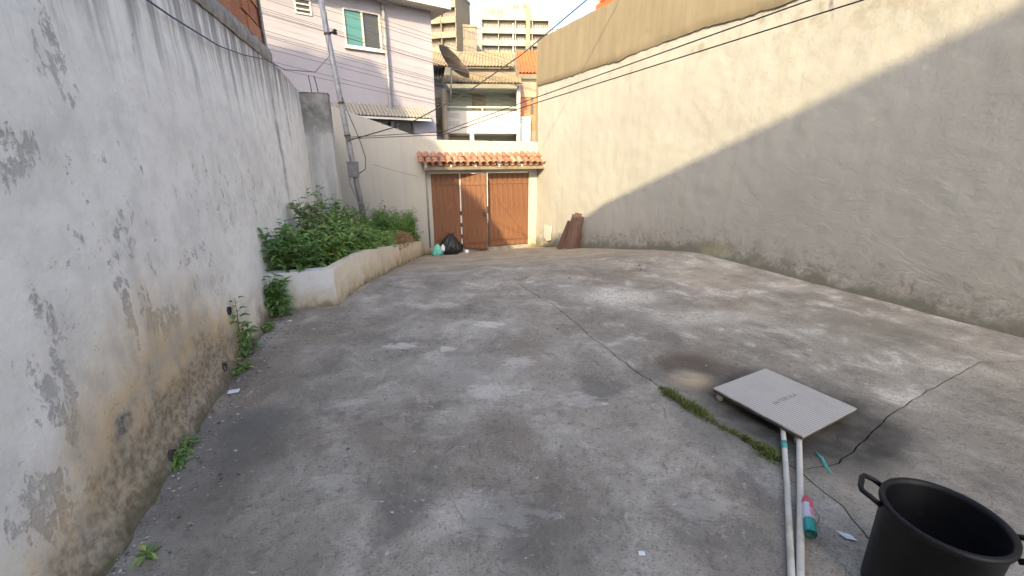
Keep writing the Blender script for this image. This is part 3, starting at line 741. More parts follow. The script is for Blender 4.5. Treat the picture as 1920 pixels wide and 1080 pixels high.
# ------------------------------------------------------------------ plants
def leafm(b, p, d, up, L, W, droop=.3):
    d = d.normalized(); s = d.cross(up)
    if s.length < 1e-3: s = Vector((1, 0, 0))
    s.normalize(); nrm = s.cross(d)
    m1 = p + d * L * .42 - nrm * 0; tip = p + d * L - nrm * L * droop
    fold = nrm * W * .28
    o = len(b.v)
    b.v += [tuple(p), tuple(p + d * L * .22 + s * W * .40 + fold), tuple(p + d * L * .55 + s * W * .44 + fold - nrm * L * droop * .3), tuple(tip),
            tuple(p + d * L * .55 - s * W * .44 + fold - nrm * L * droop * .3), tuple(p + d * L * .22 - s * W * .40 + fold), tuple(p + d * L * .5 - nrm * L * droop * .22)]
    b.f += [(o, o + 1, o + 6), (o + 1, o + 2, o + 6), (o + 2, o + 3, o + 6), (o + 3, o + 4, o + 6), (o + 4, o + 5, o + 6), (o + 5, o, o + 6)]
UP = Vector((0, 0, 1))
def rdir(el0, el1):
    a = random.uniform(0, 2 * math.pi); e = R(random.uniform(el0, el1)); return Vector((math.cos(a) * math.cos(e), math.sin(a) * math.cos(e), math.sin(e)))
def herb(stems, leaves, base, h, lean=.25, nl=16, L=.1, W=.05, r=.005, side_b=0, taper=.5):
    p0 = Vector(base); ld = Vector((random.uniform(-1, 1), random.uniform(-1, 1), 0)) * lean
    pts = [p0 + UP * h * t + ld * h * t * t + Vector((random.uniform(-.01, .01), random.uniform(-.01, .01), 0)) for t in lin(0, 1, 4)]
    stems.tube(pts, [r, r * .9, r * .75, r * .55, r * .3], 5)
    a0 = random.uniform(0, 6)
    for i in range(nl):
        t = .12 + .88 * (i + random.random() * .6) / nl; k = min(3, int(t * 4)); q = pts[k].lerp(pts[k + 1], t * 4 - k)
        a = a0 + (i // 2) * 1.57 + (math.pi if i % 2 else 0) + random.uniform(-.35, .35); sc = (1 - taper * t) * random.uniform(.7, 1.25)
        d = Vector((math.cos(a), math.sin(a), random.uniform(-.1, .65)))
        leafm(leaves, q + d * L * .15, d, UP, L * sc, W * sc, random.uniform(.15, .55))
    for _ in range(side_b):
        t = random.uniform(.3, .8); k = int(t * 4); q = pts[k].lerp(pts[k + 1], t * 4 - k); d = rdir(10, 50)
        e = q + d * h * .3; stems.tube([q, e], [r * .6, r * .3], 4)
        for j in range(5):
            leafm(leaves, q.lerp(e, .3 + .17 * j), rdir(-10, 50) + d * .5, UP, L * random.uniform(.5, .9), W * random.uniform(.5, .9), .35)
def plant(name, label, cat, base, specs, mat, group=None):
    root = thing(name, label, cat, base, 0, group); st, lv = MB(), MB()
    for (dx, dy, h, kw) in specs: herb(st, lv, (dx, dy, -.02), h, **kw)
    st.build('stem', 'stem', root, smooth=True); lv.build('foliage', mat, root); return root
def pz(x, y): return floor_z(pl_side(y), y) + .34
# the mass of low weeds filling the bed (nobody could count them)
st, lv = MB(), MB()
random.seed(21)
for i in range(760):
    y = 4.35 + (11.2 - 4.35) * random.random() ** .62; u = random.random()
    x = pl_left(y) + .08 + (pl_side(y) - .12 - pl_left(y) - .08) * u
    near = y < 7
    h = random.uniform(.2, .52) * (1.15 - .4 * u) * (1.25 if near else 1.0)
    if u > .25 and y < 4.62: y += .3
    if .3 < u and y < 4.9: h *= .75
    herb(st, lv, (x, y, pz(x, y) - .03), h, .45, random.randint(9, 17), random.uniform(.11, .2), random.uniform(.05, .09), .004, 1)
st.build('weed_stems', 'stem'); ws = bpy.data.objects['weed_stems']
wm = stuff(lv.build('weed_growth', 'leaf')); wm['label'] = 'dense low green weeds filling the planter bed'; wm['category'] = 'weeds'
ws.parent = wm
random.seed(5)
kw1 = dict(lean=.25, nl=24, L=.17, W=.085, r=.006, side_b=4)
plant('tall_weed', 'tallest leafy weed in front of the grey concrete pillar', 'plant', (-3.12, 7.35, pz(-3.1, 7.35)),
      [(0, 0, 1.0, kw1), (-.12, .1, 1.15, dict(kw1, lean=.1)), (.12, .05, .8, kw1), (-.05, -.12, .75, kw1), (.2, .15, .7, kw1), (-.2, 0, 1.05, dict(kw1, lean=.05)), (.25, -.1, .55, kw1), (.05, .2, .95, kw1)], 'leaf')
plant('leafy_weed', 'bushy weed with pale seed heads against the stained wall above the planter', 'plant', (-2.75, 5.7, pz(-2.7, 5.7)),
      [(0, 0, .72, kw1), (.1, .1, .6, kw1), (-.1, .05, .78, dict(kw1, lean=.08)), (.05, -.15, .55, kw1), (.2, 0, .5, kw1), (-.02, .25, .7, kw1)], 'leaf_pale')
kw2 = dict(lean=.3, nl=22, L=.14, W=.07, r=.005, side_b=4)
plant('leafy_weed', 'dense weed spilling over the near corner of the planter by the stained wall', 'plant', (-2.42, 4.42, .36),
      [(-.05, 0, .5, kw2), (.05, .1, .42, kw2), (-.1, .18, .56, dict(kw2, lean=.1)), (.12, .0, .35, kw2), (0, -.08, .4, kw2), (-.12, -.1, .46, dict(kw2, lean=.1)), (.15, .2, .4, kw2), (-.15, .3, .52, dict(kw2, lean=.1)), (.25, .12, .3, kw2)], 'leaf_dark')
plant('climbing_weed', 'leafy weed hanging down the gap between planter end and stained wall', 'plant', (-2.47, 4.10, 0),
      [(0, 0, .42, dict(kw2, lean=.1)), (.05, .0, .36, dict(kw2, lean=.1)), (-.03, -.06, .3, kw2), (.1, -.06, .2, kw2), (.03, .06, .46, dict(kw2, lean=.05))], 'leaf_dark')
plant('nettle_weed', 'upright nettle like weed with paired leaves at the foot of the stained wall', 'plant', (-2.21, 3.17, 0),
      [(0, 0, .52, dict(lean=.08, nl=24, L=.13, W=.075, r=.005)), (.05, .03, .34, dict(lean=.2, nl=16, L=.09, W=.055, r=.004)), (.03, -.05, .22, dict(lean=.3, nl=12, L=.08, W=.05, r=.004))], 'leaf_dark')
kw3 = dict(lean=.6, nl=12, L=.055, W=.022, r=.003, taper=.2)
for nm, lb, bs, n in (('wall_foot_weed', 'low weeds between the nettle and the planter end wall', (-2.36, 3.72, 0), 7), ('wall_foot_weed', 'small weed clump growing just below the nettle like weed', (-2.1, 2.93, 0), 5),
                      ('wall_foot_weed', 'weed clump sprouting round the drain hole in the wall foot', (-1.84, 1.93, 0), 6), ('wall_foot_weed', 'weed tuft at the wall foot nearest to the viewer', (-1.585, 1.22, 0), 4)):
    plant(nm, lb, 'plant', bs, [(random.uniform(-.03, .07), random.uniform(-.12, .12), random.uniform(.05, .10), kw3) for _ in range(n)], 'leaf')
kw4 = dict(lean=.4, nl=46, L=.10, W=.032, r=.004, side_b=12, taper=.2)
plant('fern_bush', 'feathery light green bush beside the wooden gate', 'bush', (-2.85, 9.9, pz(-2.8, 9.9)),
      [(random.uniform(-.45, .40), random.uniform(-.9, 1.15), random.uniform(.4, .85), kw4) for _ in range(64)], 'leaf_fine')
plant('broadleaf_plant', 'bright yellow green broadleaf plant in the middle of the bed', 'plant', (-2.62, 5.75, pz(-2.6, 5.75) + .1),
      [(random.uniform(-.12, .12), random.uniform(-.12, .12), random.uniform(.2, .32), dict(lean=.3, nl=7, L=.26, W=.11, r=.006, taper=.1)) for _ in range(4)], 'leaf_light')
plant('broadleaf_plant', 'smaller yellow green broadleaf plant nearer the planter edge', 'plant', (-2.32, 6.3, pz(-2.3, 6.3) + .05),
      [(random.uniform(-.1, .1), random.uniform(-.1, .1), random.uniform(.18, .28), dict(lean=.3, nl=6, L=.22, W=.09, r=.006, taper=.1)) for _ in range(3)], 'leaf_light')
plant('bare_stemmed_shrub', 'thin dark leaved shrub in front of the leaning metal pole', 'shrub', (-3.2, 9.4, pz(-3.2, 9.4)),
      [(random.uniform(-.5, .6), random.uniform(-.3, .3), random.uniform(.75, 1.05), dict(lean=.5, nl=14, L=.13, W=.06, r=.007, side_b=4)) for _ in range(12)], 'leaf_dark')
b = MB()
for i in range(900):
    a = random.uniform(0, 6.28); r = random.random() ** .5; hh = .26 * (1 - r * r)
    p = Vector((.36 * r * math.cos(a) * .6, .55 * r * math.sin(a), hh * random.uniform(.5, 1)))
    leafm(b, p, rdir(-15, 30), UP, random.uniform(.05, .14), random.uniform(.006, .016), .3)
tag(b.build('dry_leaf_heap', 'dry', loc=(-2.22, 8.3, floor_z(-2.22, 8.3) + .42)), 'heap of reddish brown dry cuttings on the planter edge', 'dry leaves')

# ------------------------------------------------------------------ leaning metal pole with meter box
po = thing('metal_pole', 'leaning grey steel service pole with small box rising from the weeds', 'pole', (-3.53, 10.0, -.5))
def PP(z): return Vector((-.09 * (z - .44), 0, z + .5))
b = MB(); b.tube([PP(-.5), PP(1.0), PP(2.6), PP(5.4)], [.062, .06, .058, .055], 12); b.build('shaft', 'grey_metal', po, smooth=True)
for z in (1.95, 2.62, 3.95):
    q = MB(); q.tube([PP(z), PP(z + .04)], .07, 12); q.build('clamp_band', 'iron', po)
b = MB(); b.box(-.115, .115, -.14, -.05, 0, .31); b.box(-.125, .125, -.15, -.045, .31, .335); b.build('meter_box', 'conduit_grey', po, bevel=.008, loc=PP(1.08))
b = MB(); b.tube([PP(2.75) + Vector((.07, -.05, 0)), PP(2.4) + Vector((.14, -.06, 0)), PP(1.9) + Vector((.27, -.06, 0)), PP(1.5) + Vector((.33, -.06, 0)), PP(1.25) + Vector((.28, -.06, 0)), PP(1.16) + Vector((.12, -.06, 0))], .011, 6); b.build('cable_loop', 'cable_grey', po, smooth=True)
b = MB(); b.tube([PP(1.1) + Vector((-.09, -.08, 0)), PP(.95) + Vector((-.13, -.08, 0)), PP(.5) + Vector((-.02, -.08, 0)), PP(.1) + Vector((-.02, -.05, 0))], .013, 6); b.build('conduit', 'conduit_grey', po, smooth=True)
b = MB(); b.tube([PP(3.98) + Vector((.06, -.02, 0)), PP(3.98) + Vector((.16, -.02, .02))], .02, 8); b.lathe([(0, 0), (.05, .0), (.03, .05), (.05, .07), (0, .1)], 10, Matrix.Translation(PP(3.98) + Vector((.17, -.02, -.02)))); b.build('insulator', 'cable_black', po, smooth=True)

# ------------------------------------------------------------------ wires
def sag(a, c, s, n=14):
    a, c = Vector(a), Vector(c); return [a.lerp(c, t) - UP * s * 4 * t * (1 - t) for t in lin(0, 1, n)]
def wire(pts, r, label, group=None, mat='cable_black', name='overhead_cable'):
    b = MB(); b.tube(pts, r, 6); return tag(b.build(name, mat, smooth=True), label, 'cable', group)
wire([(-3.66, 9.9, 1.93), (-1.23, 8.0, 1.96), (.285, 6.2, 2.30), (1.83, 3.0, 2.494), (3.2, .6, 3.0)], [.007, .006, .0055, .0045, .004], 'upper of two black cables running across the cream wall to the pole')
wire([(-3.66, 9.9, 1.90), (-1.23, 8.0, 1.91), (.29, 6.2, 2.235), (2.08, 2.9, 2.464), (3.6, .4, 3.0)], [.007, .006, .0055, .0045, .004], 'lower of two black cables running across the cream wall to the pole')
wire([(-3.63, 9.9, 1.86), (-2.2, 9.75, 2.22), (-1.0, 9.55, 2.75), (.2, 9.3, 3.45), (1.37, 9.0, 4.28), (2.6, 8.7, 5.2)], .011, 'single thick cable climbing from the pole across the blue sky')
wire([(-1.93, 2.2, 2.62), (-2.10, 2.80, 2.445), (-2.2, 3.13, 2.44), (-2.44, 3.96, 2.45), (-2.67, 4.71, 2.53), (-2.93, 5.6, 2.66), (-3.2, 6.6, 2.72), (-3.45, 8.2, 2.95), (-3.55, 9.2, 3.4), (-3.8, 9.95, 4.35)], .006, 'thin black cable sagging along the top of the stained wall', mat='cable_grey')
wire(sag((-3.3, 10.45, 1.35), (-2.45, 11.4, 1.02), .02), .004, 'thin wire drooping on the white wall towards the canopy', mat='cable_grey', name='wall_wire')
HW, HA = Vector((-3.02, 18, 0)), math.atan2(.588, .81)
HF = frame(HW, HA)
for k, (y, z0, z1) in enumerate(((-1.0, 7.0, 5.9), (-1.0, 6.55, 5.5), (-.8, 6.2, 5.1), (-1.1, 6.05, 4.85), (-.8, 5.75, 4.55), (-1.1, 5.55, 4.3), (-.9, 5.35, 4.05), (-1.0, 5.1, 3.8), (-.8, 4.9, 3.6), (-1.0, 4.5, 3.35), (-.9, 4.2, 3.05), (-1.15, 6.35, 5.2), (-.75, 5.9, 4.75), (-1.05, 5.65, 4.35), (-.7, 5.2, 3.95), (-1.1, 4.75, 3.5))):
    a = HF @ Vector((-12, y, z0 + .7)); c = HF @ Vector((13, y, z1 - 1.2))
    wire(sag(a, c, .25 + .12 * math.sin(k * 2.3), 18), .006, 'thin dark street wire strung in front of the lilac house', 'street wires in front of the lilac house', 'cable_grey', 'street_wire')

# ------------------------------------------------------------------ lilac house across the street
ho = thing('lilac_house', 'tall pale lilac house with teal sliding window across the street', 'house', (HW.x, HW.y, -1.2), HA)
Z = 1.2
b = MB()
def hole_wall(b, x0, x1, z0, z1, holes, y=0, th=.2):
    xs = sorted({x0, x1, *[v for h in holes for v in h[:2]]}); zs = sorted({z0, z1, *[v for h in holes for v in h[2:]]})
    for i in range(len(xs) - 1):
        for j in range(len(zs) - 1):
            cx, cz = (xs[i] + xs[i + 1]) / 2, (zs[j] + zs[j + 1]) / 2
            if any(h[0] < cx < h[1] and h[2] < cz < h[3] for h in holes): continue
            b.box(xs[i], xs[i + 1], y, y + th, zs[j], zs[j + 1])
W1 = (-3.22, -1.95, 5.05 + Z, 6.2 + Z); W2 = (-4.68, -4.18, 5.78 + Z, 6.5 + Z); W3 = (-3.6, -.95, 1.75 + Z, 2.76 + Z)
hole_wall(b, -13, 0, 0, 7.8, [W1, W2, W3]); b.box(-13, -.2, .21, 6, 0, 7.79); b.box(-.2, 0, .2, 6, 0, 7.8)
b.build('wall', 'lilac', ho)
def window(parent, w, nx, matp, frame_m='white_paint', louv=0, y=.02):
    x0, x1, z0, z1 = w; t = .05
    f = MB()
    for q in ((x0, x1, z0, z0 + t), (x0, x1, z1 - t, z1), (x0, x0 + t, z0 + t, z1 - t), (x1 - t, x1, z0 + t, z1 - t)): f.box(q[0], q[1], y - .05, y + .06, q[2], q[3])
    for k in range(1, nx):
        x = x0 + (x1 - x0) * k / nx; f.box(x - .025, x + .025, y - .04, y + .05, z0 + t, z1 - t)
    wn = f.build('window', frame_m, parent)
    for k in range(nx):
        g = MB(); g.box(x0 + (x1 - x0) * k / nx + .03, x0 + (x1 - x0) * (k + 1) / nx - .03, y + .01 + .03 * (k % 2), y + .02 + .03 * (k % 2), z0 + t, z1 - t)
        g.build('pane', matp[k % len(matp)], wn)
    for k in range(louv):
        z = z0 + (z1 - z0) * (k + 1) / (louv + 1); g = MB(); g.box(x0 + t, x1 - t, y - .045, y + .005, z - .02, z + .02); g.build('slat', frame_m, wn)
    return wn
window(ho, W1, 2, ('glass_teal', 'glass_dark')); window(ho, W2, 1, ('glass_far',), louv=4); window(ho, W3, 4, ('glass_dark',), 'grey_metal')
b = MB(); b.box(W1[0] - .06, W1[1] + .06, -.09, .0, W1[2] - .07, W1[2] - .005); b.build('sill', 'white_paint', ho)
b = MB(); b.box(-13, .55, -.6, 6.3, 7.8, 8.1); b.build('roof_slab', 'white_paint', ho, bevel=.02)
def corrug(x0, x1, y0, z0, y1, z1, pitch, amp, seg=6):
    b = MB(); n = int((x1 - x0) / pitch * seg)
    ln = math.hypot(y1 - y0, z1 - z0); ny, nz = -(z1 - z0) / ln, (y1 - y0) / ln
    def fn(u, v):
        a = amp * abs(math.sin(math.pi * u / pitch)); return (u, y0 + (y1 - y0) * v + ny * a, z0 + (z1 - z0) * v + nz * a)
    b.grid(lin(x0, x1, n), [0, .25, .5, .75, 1], fn)
    b.grid(lin(x1, x0, n), [0, 1], lambda u, v: (u, y0 + (y1 - y0) * v - ny * .03, z0 + (z1 - z0) * v - nz * .03))
    return b
aw = corrug(-4.6, -.42, -.5, 2.84 + Z, -.01, 3.24 + Z, .13, .06).build('tile_awning', 'roof_grey', ho)
b = MB(); b.box(-4.6, -.44, -.5, -.45, 2.76 + Z, 2.83 + Z); b.build('awning_beam', 'white_paint', ho)
b = MB(); b.tube([(-1.86, -.12, 6.5 + Z), (-1.86, -.12, 1.0 + Z)], .06, 8); b.build('downpipe', 'grey_metal', ho, smooth=True)
b = MB(); b.tube([(-.95, -.04, 1.0 + Z), (-.95, -.04, 2.6 + Z)], .03, 8); b.build('thin_pipe', 'conduit_grey', ho, smooth=True)

# added unseen house, roofline shaped to throw shade on lilac facade and gate wall
uv = Vector((math.cos(SUN_AZ), -math.sin(SUN_AZ), 0)); hv = Vector((math.sin(SUN_AZ), math.cos(SUN_AZ), 0))
roofline = [(-15, 8.6), (-10.4, 10.25), (-9.53, 10.72), (-9.5, 10.6), (-8.87, 11.0), (-8.14, 11.35), (-7.95, 11.15), (-7.45, 10.38), (-6.6, 9.2), (-4.3, 6.85), (-4.0, 6.5), (-3.96, 6.15), (-3.24, 5.64), (-2.7, 4.9), (-2.5, 4.4)]
q0 = [uv * u + hv * -6.0 + UP * ((w + 6.0 * math.sin(SUN_EL)) / math.cos(SUN_EL)) for u, w in roofline]
tn = thing('shadow_caster', 'unseen gabled block added behind the brick house to cast shade', 'house', (q0[0].x, q0[0].y, -1.2))
b = MB(); o_ = Vector((q0[0].x, q0[0].y, -1.2)); n = len(q0)
fv = [p - o_ for p in q0]; bv = [p - o_ - hv * 5 - UP * .8 for p in q0]
lo = [Vector((p.x, p.y, 0)) for p in fv]; lb = [Vector((p.x, p.y, 0)) for p in bv]
b.add(fv + bv + lo + lb, [(i, i + 1, n + i + 1, n + i) for i in range(n - 1)] + [(2 * n + i, 2 * n + i + 1, i + 1, i) for i in range(n - 1)] + [(n + i, n + i + 1, 3 * n + i + 1, 3 * n + i) for i in range(n - 1)] + [(n - 1, 2 * n - 1, 4 * n - 1, 3 * n - 1), (0, 2 * n, 3 * n, n)])
b.build('wall', 'cream_far', tn)

# ------------------------------------------------------------------ white balcony house
BA = R(8)
bh = thing('balcony_house', 'white narrow house with recessed balcony and ochre tiled roofs', 'house', (-3.22, 22.0, -1.2), R(3))
Wd = 3.56; Z = 1.2
b = MB(); b.box(-.1, .08, -.0, 5, 0, 4.5 + Z); b.build('side_wall', 'white_paint', bh)
b = MB(); b.box(Wd - .1, Wd + .06, 0, 5, 0, 4.5 + Z); b.build('side_wall', 'white_paint', bh)
b = MB(); b.box(.08, Wd - .1, 1.6, 1.7, 2.75 + Z, 4.5 + Z); b.build('back_wall', 'sage', bh)
b = MB(); b.box(.08, Wd - .1, 1.5, 1.6, 0, 2.5 + Z); b.build('porch_wall', 'sage', bh)
b = MB(); b.box(1.25, 1.95, 1.57, 1.599, 2.77 + Z, 4.45 + Z); b.build('door', 'dish', bh)
b = MB(); b.box(.08, Wd - .1, 0, 1.6, 2.52 + Z, 2.74 + Z); b.build('balcony_slab', 'white_paint', bh)
b = MB(); b.box(.081, Wd - .101, .02, .14, 2.74 + Z, 3.54 + Z); b.build('balcony_parapet', 'white_paint', bh)
for (x0, x1, z0, z1) in ((.1, .66, 3.24, 3.44), (.1, .66, 2.86, 3.08), (3.2, 3.36, 3.24, 3.44), (3.2, 3.36, 2.86, 3.08)):
    f = MB(); f.box(x0, x1, .005, .019, z0 + Z, z1 + Z); gv = f.build('vent_grille', 'grey_far', bh)
    for k in range(int((x1 - x0) / .07)):
        q = MB(); q.box(x0 + .07 * k + .02, x0 + .07 * k + .05, -.012, .004, z0 + Z + .01, z1 + Z - .01); q.build('slat', 'white_paint', gv)
b = MB(); b.box(.081, Wd - .101, .05, .10, 3.68 + Z, 3.75 + Z); b.box(Wd / 2 - .03, Wd / 2 + .03, .05, .10, 3.54 + Z, 3.68 + Z); b.build('handrail', 'white_paint', bh)
b = MB(); b.box(.7, 3.1, -.005, .018, 2.80 + Z, 2.83 + Z); b.build('groove', 'grey_far', bh)
b = MB(); b.box(.08, 1.15, .5, .6, 0, 2.4 + Z); b.build('garage_door', 'cream_far', bh)
b = MB(); b.box(1.15, 1.35, .0, .3, 0, 2.52 + Z); b.build('porch_post', 'white_paint', bh)
b = MB(); b.lathe([(0, 0), (.25, 0), (.27, .05), (.08, .08), (.0, .11)], 16, Matrix.Translation((2.2, .9, 2.16 + Z))); b.build('lamp', 'cable_black', bh)
b = MB(); b.box(-.05, Wd + .05, .1, 1.6, 4.5 + Z, 4.56 + Z); b.build('ceiling', 'sage', bh)
corrug(-.05, Wd + .1, -.5, 4.68 + Z, .75, 5.17 + Z, .155, .075).build('lower_roof', 'roof_ochre', bh)
b = MB(); b.box(.9, Wd - .1, .62, .8, 5.05 + Z, 5.5 + Z); b.build('upper_wall', 'cream_far', bh)
corrug(-1.0, Wd - .18, .35, 5.52 + Z, 3.4, 6.66 + Z, .155, .075).build('upper_roof', 'roof_ochre', bh)
b = MB(); b.tube([(-1.0, 3.4, 6.7 + Z), (Wd - .18, 3.4, 6.7 + Z)], .09, 8); b.build('ridge', 'clay_tile', bh)
b = MB(); b.box(-1.1, -.11, 1.0, 5, 0, 5.1 + Z); b.build('side_block', 'grey_far', bh)
corrug(-1.15, -.11, .6, 5.0 + Z, 2.6, 6.0 + Z, .155, .07).build('side_roof', 'roof_grey', bh)
# street lamp post / concrete pole in front of that house
b = MB(); b.tube([(0, 0, 0), (-.03, 0, 5.6)], [.15, .12], 10)
tag(b.build('concrete_post', 'shade_brown', loc=(-3.12, 21.2, -1.2), smooth=True), 'brown round street post in front of the balcony house', 'post')
# striped little canopy and dark doorway left of it
dw = thing('side_shop', 'narrow house front with dark doorway between the lilac and balcony houses', 'house', (-4.9, 22.5, -1.2), BA)
b = MB(); b.box(0, 1.5, 0, 3, 0, 5.4); b.build('wall', 'cream_far', dw)
b = MB(); b.box(.35, 1.3, -.02, -.001, 0, 3.35); b.build('doorway', 'dark_room', dw)
b = MB(); b.lathe([(.55, 0), (.5, .2), (.32, .38), (.02, .45)], 12, Matrix.Translation((.75, -.05, 4.15))); b.build('round_awning', 'roof_ochre', dw)
corrug(.2, 1.4, -.35, 3.35, 0, 3.6, .1, .04).build('shutter', 'white_paint', dw)
# satellite dish
sd = thing('satellite_dish', 'large brown mesh satellite dish seen nearly edge on above the roofs', 'dish', (-2.68, 20.6, 4.7))
ax = Vector((.64, .22, .70)).normalized(); rot = ax.to_track_quat('Z', 'Y').to_matrix().to_4x4()
prf = [(.86 * t, .24 * t * t) for t in lin(0.02, 1, 10)]
b = MB(); b.lathe(prf, 36, rot); b.lathe([(r, z - .02) for r, z in prf][::-1], 36, rot); b.lathe([(.86, .22), (.88, .23), (.86, .24)], 36, rot)
b.build('reflector', 'dish', sd, smooth=True, loc=(0, 0, .55))
b = MB(); b.tube([(-.1, 0, -.9), (0, 0, 0), (.02, 0, .5)], .04, 8); b.build('mast', 'grey_metal', sd, smooth=True)
b = MB(); [b.tube([rot @ Vector((.84 * math.cos(a), .84 * math.sin(a), .24)) + Vector((0, 0, .55)), rot @ Vector((0, 0, .75)) + Vector((0, 0, .55))], .012, 5) for a in (0, 2.1, 4.2)]; b.build('feed_arm', 'grey_metal', sd)

# ------------------------------------------------------------------ orange roofed brick house
oh = thing('orange_roof_house', 'bright orange tiled brick house beside the cream wall end', 'house', (.30, 23.2, -1.2), R(3))
b = MB(); b.box(.12, 4.5, .2, 5, 0, 6.3); b.build('wall', 'brick', oh)
b = MB(); b.box(.10, .62, -.3, .19, 0, 4.55); b.build('teal_wall', 'teal_wall', oh)
b = MB(); b.box(.63, .95, .05, .19, 0, 3.9); b.build('side_panel', 'cream_far', oh)
b = MB(); b.box(.1, 4.5, .15, .199, 5.5, 6.35); b.build('upper_wall', 'shade_brown', oh)
corrug(.02, 5, -.35, 6.5, 2.9, 8.12, .17, .085).build('roof', 'roof_orange', oh)
b = MB(); b.prism([(-.62, 8.0), (.02, 6.42), (.12, 6.42), (.12, 8.0)], 2.6, 2.9); b.build('gable_end', 'roof_grey', oh)
b = MB(); b.box(.02, .11, -.2, .2, 0, 6.4); b.build('corner_post', 'white_paint', oh)
for z in (4.7, 5.3):
    q = MB(); q.box(.66, .82, .18, .198, z, z + .45); q.build('window', 'glass_dark', oh)

# ------------------------------------------------------------------ apartment blocks on the hill
def apartment(name, label, loc, rz, W, D, floors, fh, bays, wall='white_far', balc=True, fins=True, skip=()):
    r = thing(name, label, 'apartments', loc, rz); H = floors * fh
    b = MB(); b.box(0, W, 1.4, D, -12, H); b.build('wall', wall, r)
    b = MB(); b.box(-.15, W + .15, 1.2, D + .1, H, H + .5); b.build('roof_slab', wall, r)
    bw = W / bays
    for f in range(floors):
        z = f * fh
        for k in range(bays):
            if (f, k) in skip: continue
            x = k * bw
            if balc:
                q = MB(); q.box(x + .05, x + bw - .05, 0, 1.4, z - .15, z + .12); q.box(x + .05, x + bw - .05, 0, .15, z + .12, z + 1.1); q.build('balcony', wall, r)
            for (a, c) in ((.12, .42), (.55, .85)):
                q = MB(); q.box(x + bw * a, x + bw * c, 1.33, 1.39, z + .6, z + 2.3); wn = q.build('window', 'glass_far', r)
                for m in (.33, .66):
                    xm = x + bw * (a + (c - a) * m); e = MB(); e.box(xm - .06, xm + .06, 1.28, 1.329, z + .6, z + 2.3); e.build('mullion', wall, wn)
    if fins:
        for k in range(bays + 1):
            q = MB(); x = min(max(k * bw, .1), W - .1); q.box(x - .1, x + .1, .16, 1.39, -6, H - fh + 2.75); q.build('fin', wall, r)
    return r
A = apartment('apartment_block', 'white balconied apartment block on the hill against the blue sky', (-7.7, 121, 25.1), R(4), 17.2, 12, 3, 2.75, 4)
b = MB(); b.box(0, 17.2, .1, 1.39, 8.35, 10.6); b.build('attic_band', 'white_far', A)
b = MB(); b.box(0, 7.4, .2, 9, 10.6, 11.3); b.box(6.2, 12.0, .3, 9, 10.62, 12.6); b.build('penthouse', 'white_far', A)
for x, z, w, h in ((1.6, 9.5, 1.9, 1.1), (4.1, 9.6, 1.3, 1.0), (8.2, 10.9, 1.2, .8), (10.5, 11.0, .9, 1.0)):
    q = MB(); q.box(x, x + w, (.09 if x < 6 else .25), (.099 if x < 6 else .298), z, z + h); wn = q.build('window', 'glass_far', A)
    e = MB(); e.box(x + w / 2 - .05, x + w / 2 + .05, (.05 if x < 6 else .2), (.089 if x < 6 else .249), z, z + h); e.build('mullion', 'white_far', wn)
b = MB(); T = Matrix.Rotation(R(-22), 4, 'Y'); b.box(13.2, 14.3, -.3, -.1, -2.6, 9.0, Matrix.Translation((-2.0, 0, 2.6)) @ Matrix.Rotation(R(0), 4, 'Y')); b.build('stair_tower', 'cream_far', A)
b = MB(); b.tube([(8.0, -.15, -3), (8.0, -.15, 7.6)], .16, 8); b.build('rain_pipe', 'grey_far', A)
B_ = apartment('apartment_block', 'cream apartment block with stepped balconies beside the lilac house roof', (-20.0, 112, 24.2), R(-14), 7.4, 10, 4, 3.0, 2, 'cream_far')
b = MB(); b.box(4.6, 7.3, .2, 9, 12.5, 15.5); b.build('penthouse', 'cream_far', B_)
C_ = apartment('apartment_block', 'narrow beige block squeezed between the two balconied blocks', (-12.9, 113, 24.0), R(10), 4.6, 8, 2, 3.1, 2, 'cream_far', False, False)
D_ = apartment('apartment_block', 'small grey roofed block low at the right behind the cream wall', (10.2, 128, 24.6), R(-6), 7, 8, 3, 2.9, 2, 'grey_far', True, False)
E_ = apartment('apartment_block', 'low grey and yellow block behind the beige block', (-10.4, 124, 26), R(3), 4.5, 8, 2, 3.3, 2, 'grey_far', False, False)

# ------------------------------------------------------------------ rubbish by the gate
def bag(name, label, loc, w, h, mat, ears=True, seed=1):
    r = thing(name, label, 'bag', loc)
    def fn(p, a):
        k = 1 + .26 * fbm(math.cos(a) * 1.3, math.sin(a) * 1.3, p.z * 3 + seed, 2.2, 4); return Vector((p.x * k, p.y * k, p.z))
    pf = [(.02, 0), (.40, .0), (.52, .06), (.56, .2), (.54, .36), (.47, .52), (.37, .66), (.25, .78), (.14, .87), (.08, .92), (.04, .95), (.0, .955)]
    b = MB(); b.lathe([(q * w, z * h) for q, z in pf], 40, None, fn); b.build('sack', mat, r, smooth=True)
    if ears:
        for s in (-1, 1):
            q = MB(); q.grid([0, .5, 1], lin(0, 1, 5), lambda u, v: (s * w * (.04 + .16 * v + .08 * (u - .5) * (1 - v)), w * .1 * (u - .5), h * (.88 + .17 * v * (1 - .3 * v) + .03 * math.sin(5 * u))))
            q.build('tied_ear', mat, r, smooth=True)
    return r
bag('rubbish_bag', 'big black rubbish bag slumped against the left gate leaf', (-1.66, 11.28, floor_z(-1.66, 11.28)), .54, .60, 'bag_black', seed=3)
bag('carrier_bag', 'small teal plastic carrier bag between planter and black rubbish bag', (-1.98, 11.02, floor_z(-1.98, 11.02)), .27, .33, 'bag_teal', seed=8)
bag('carrier_bag', 'little white bag tucked between the teal and black bags', (-1.84, 11.05, floor_z(-1.84, 11.05) + .1), .12, .2, 'bag_white', seed=12)
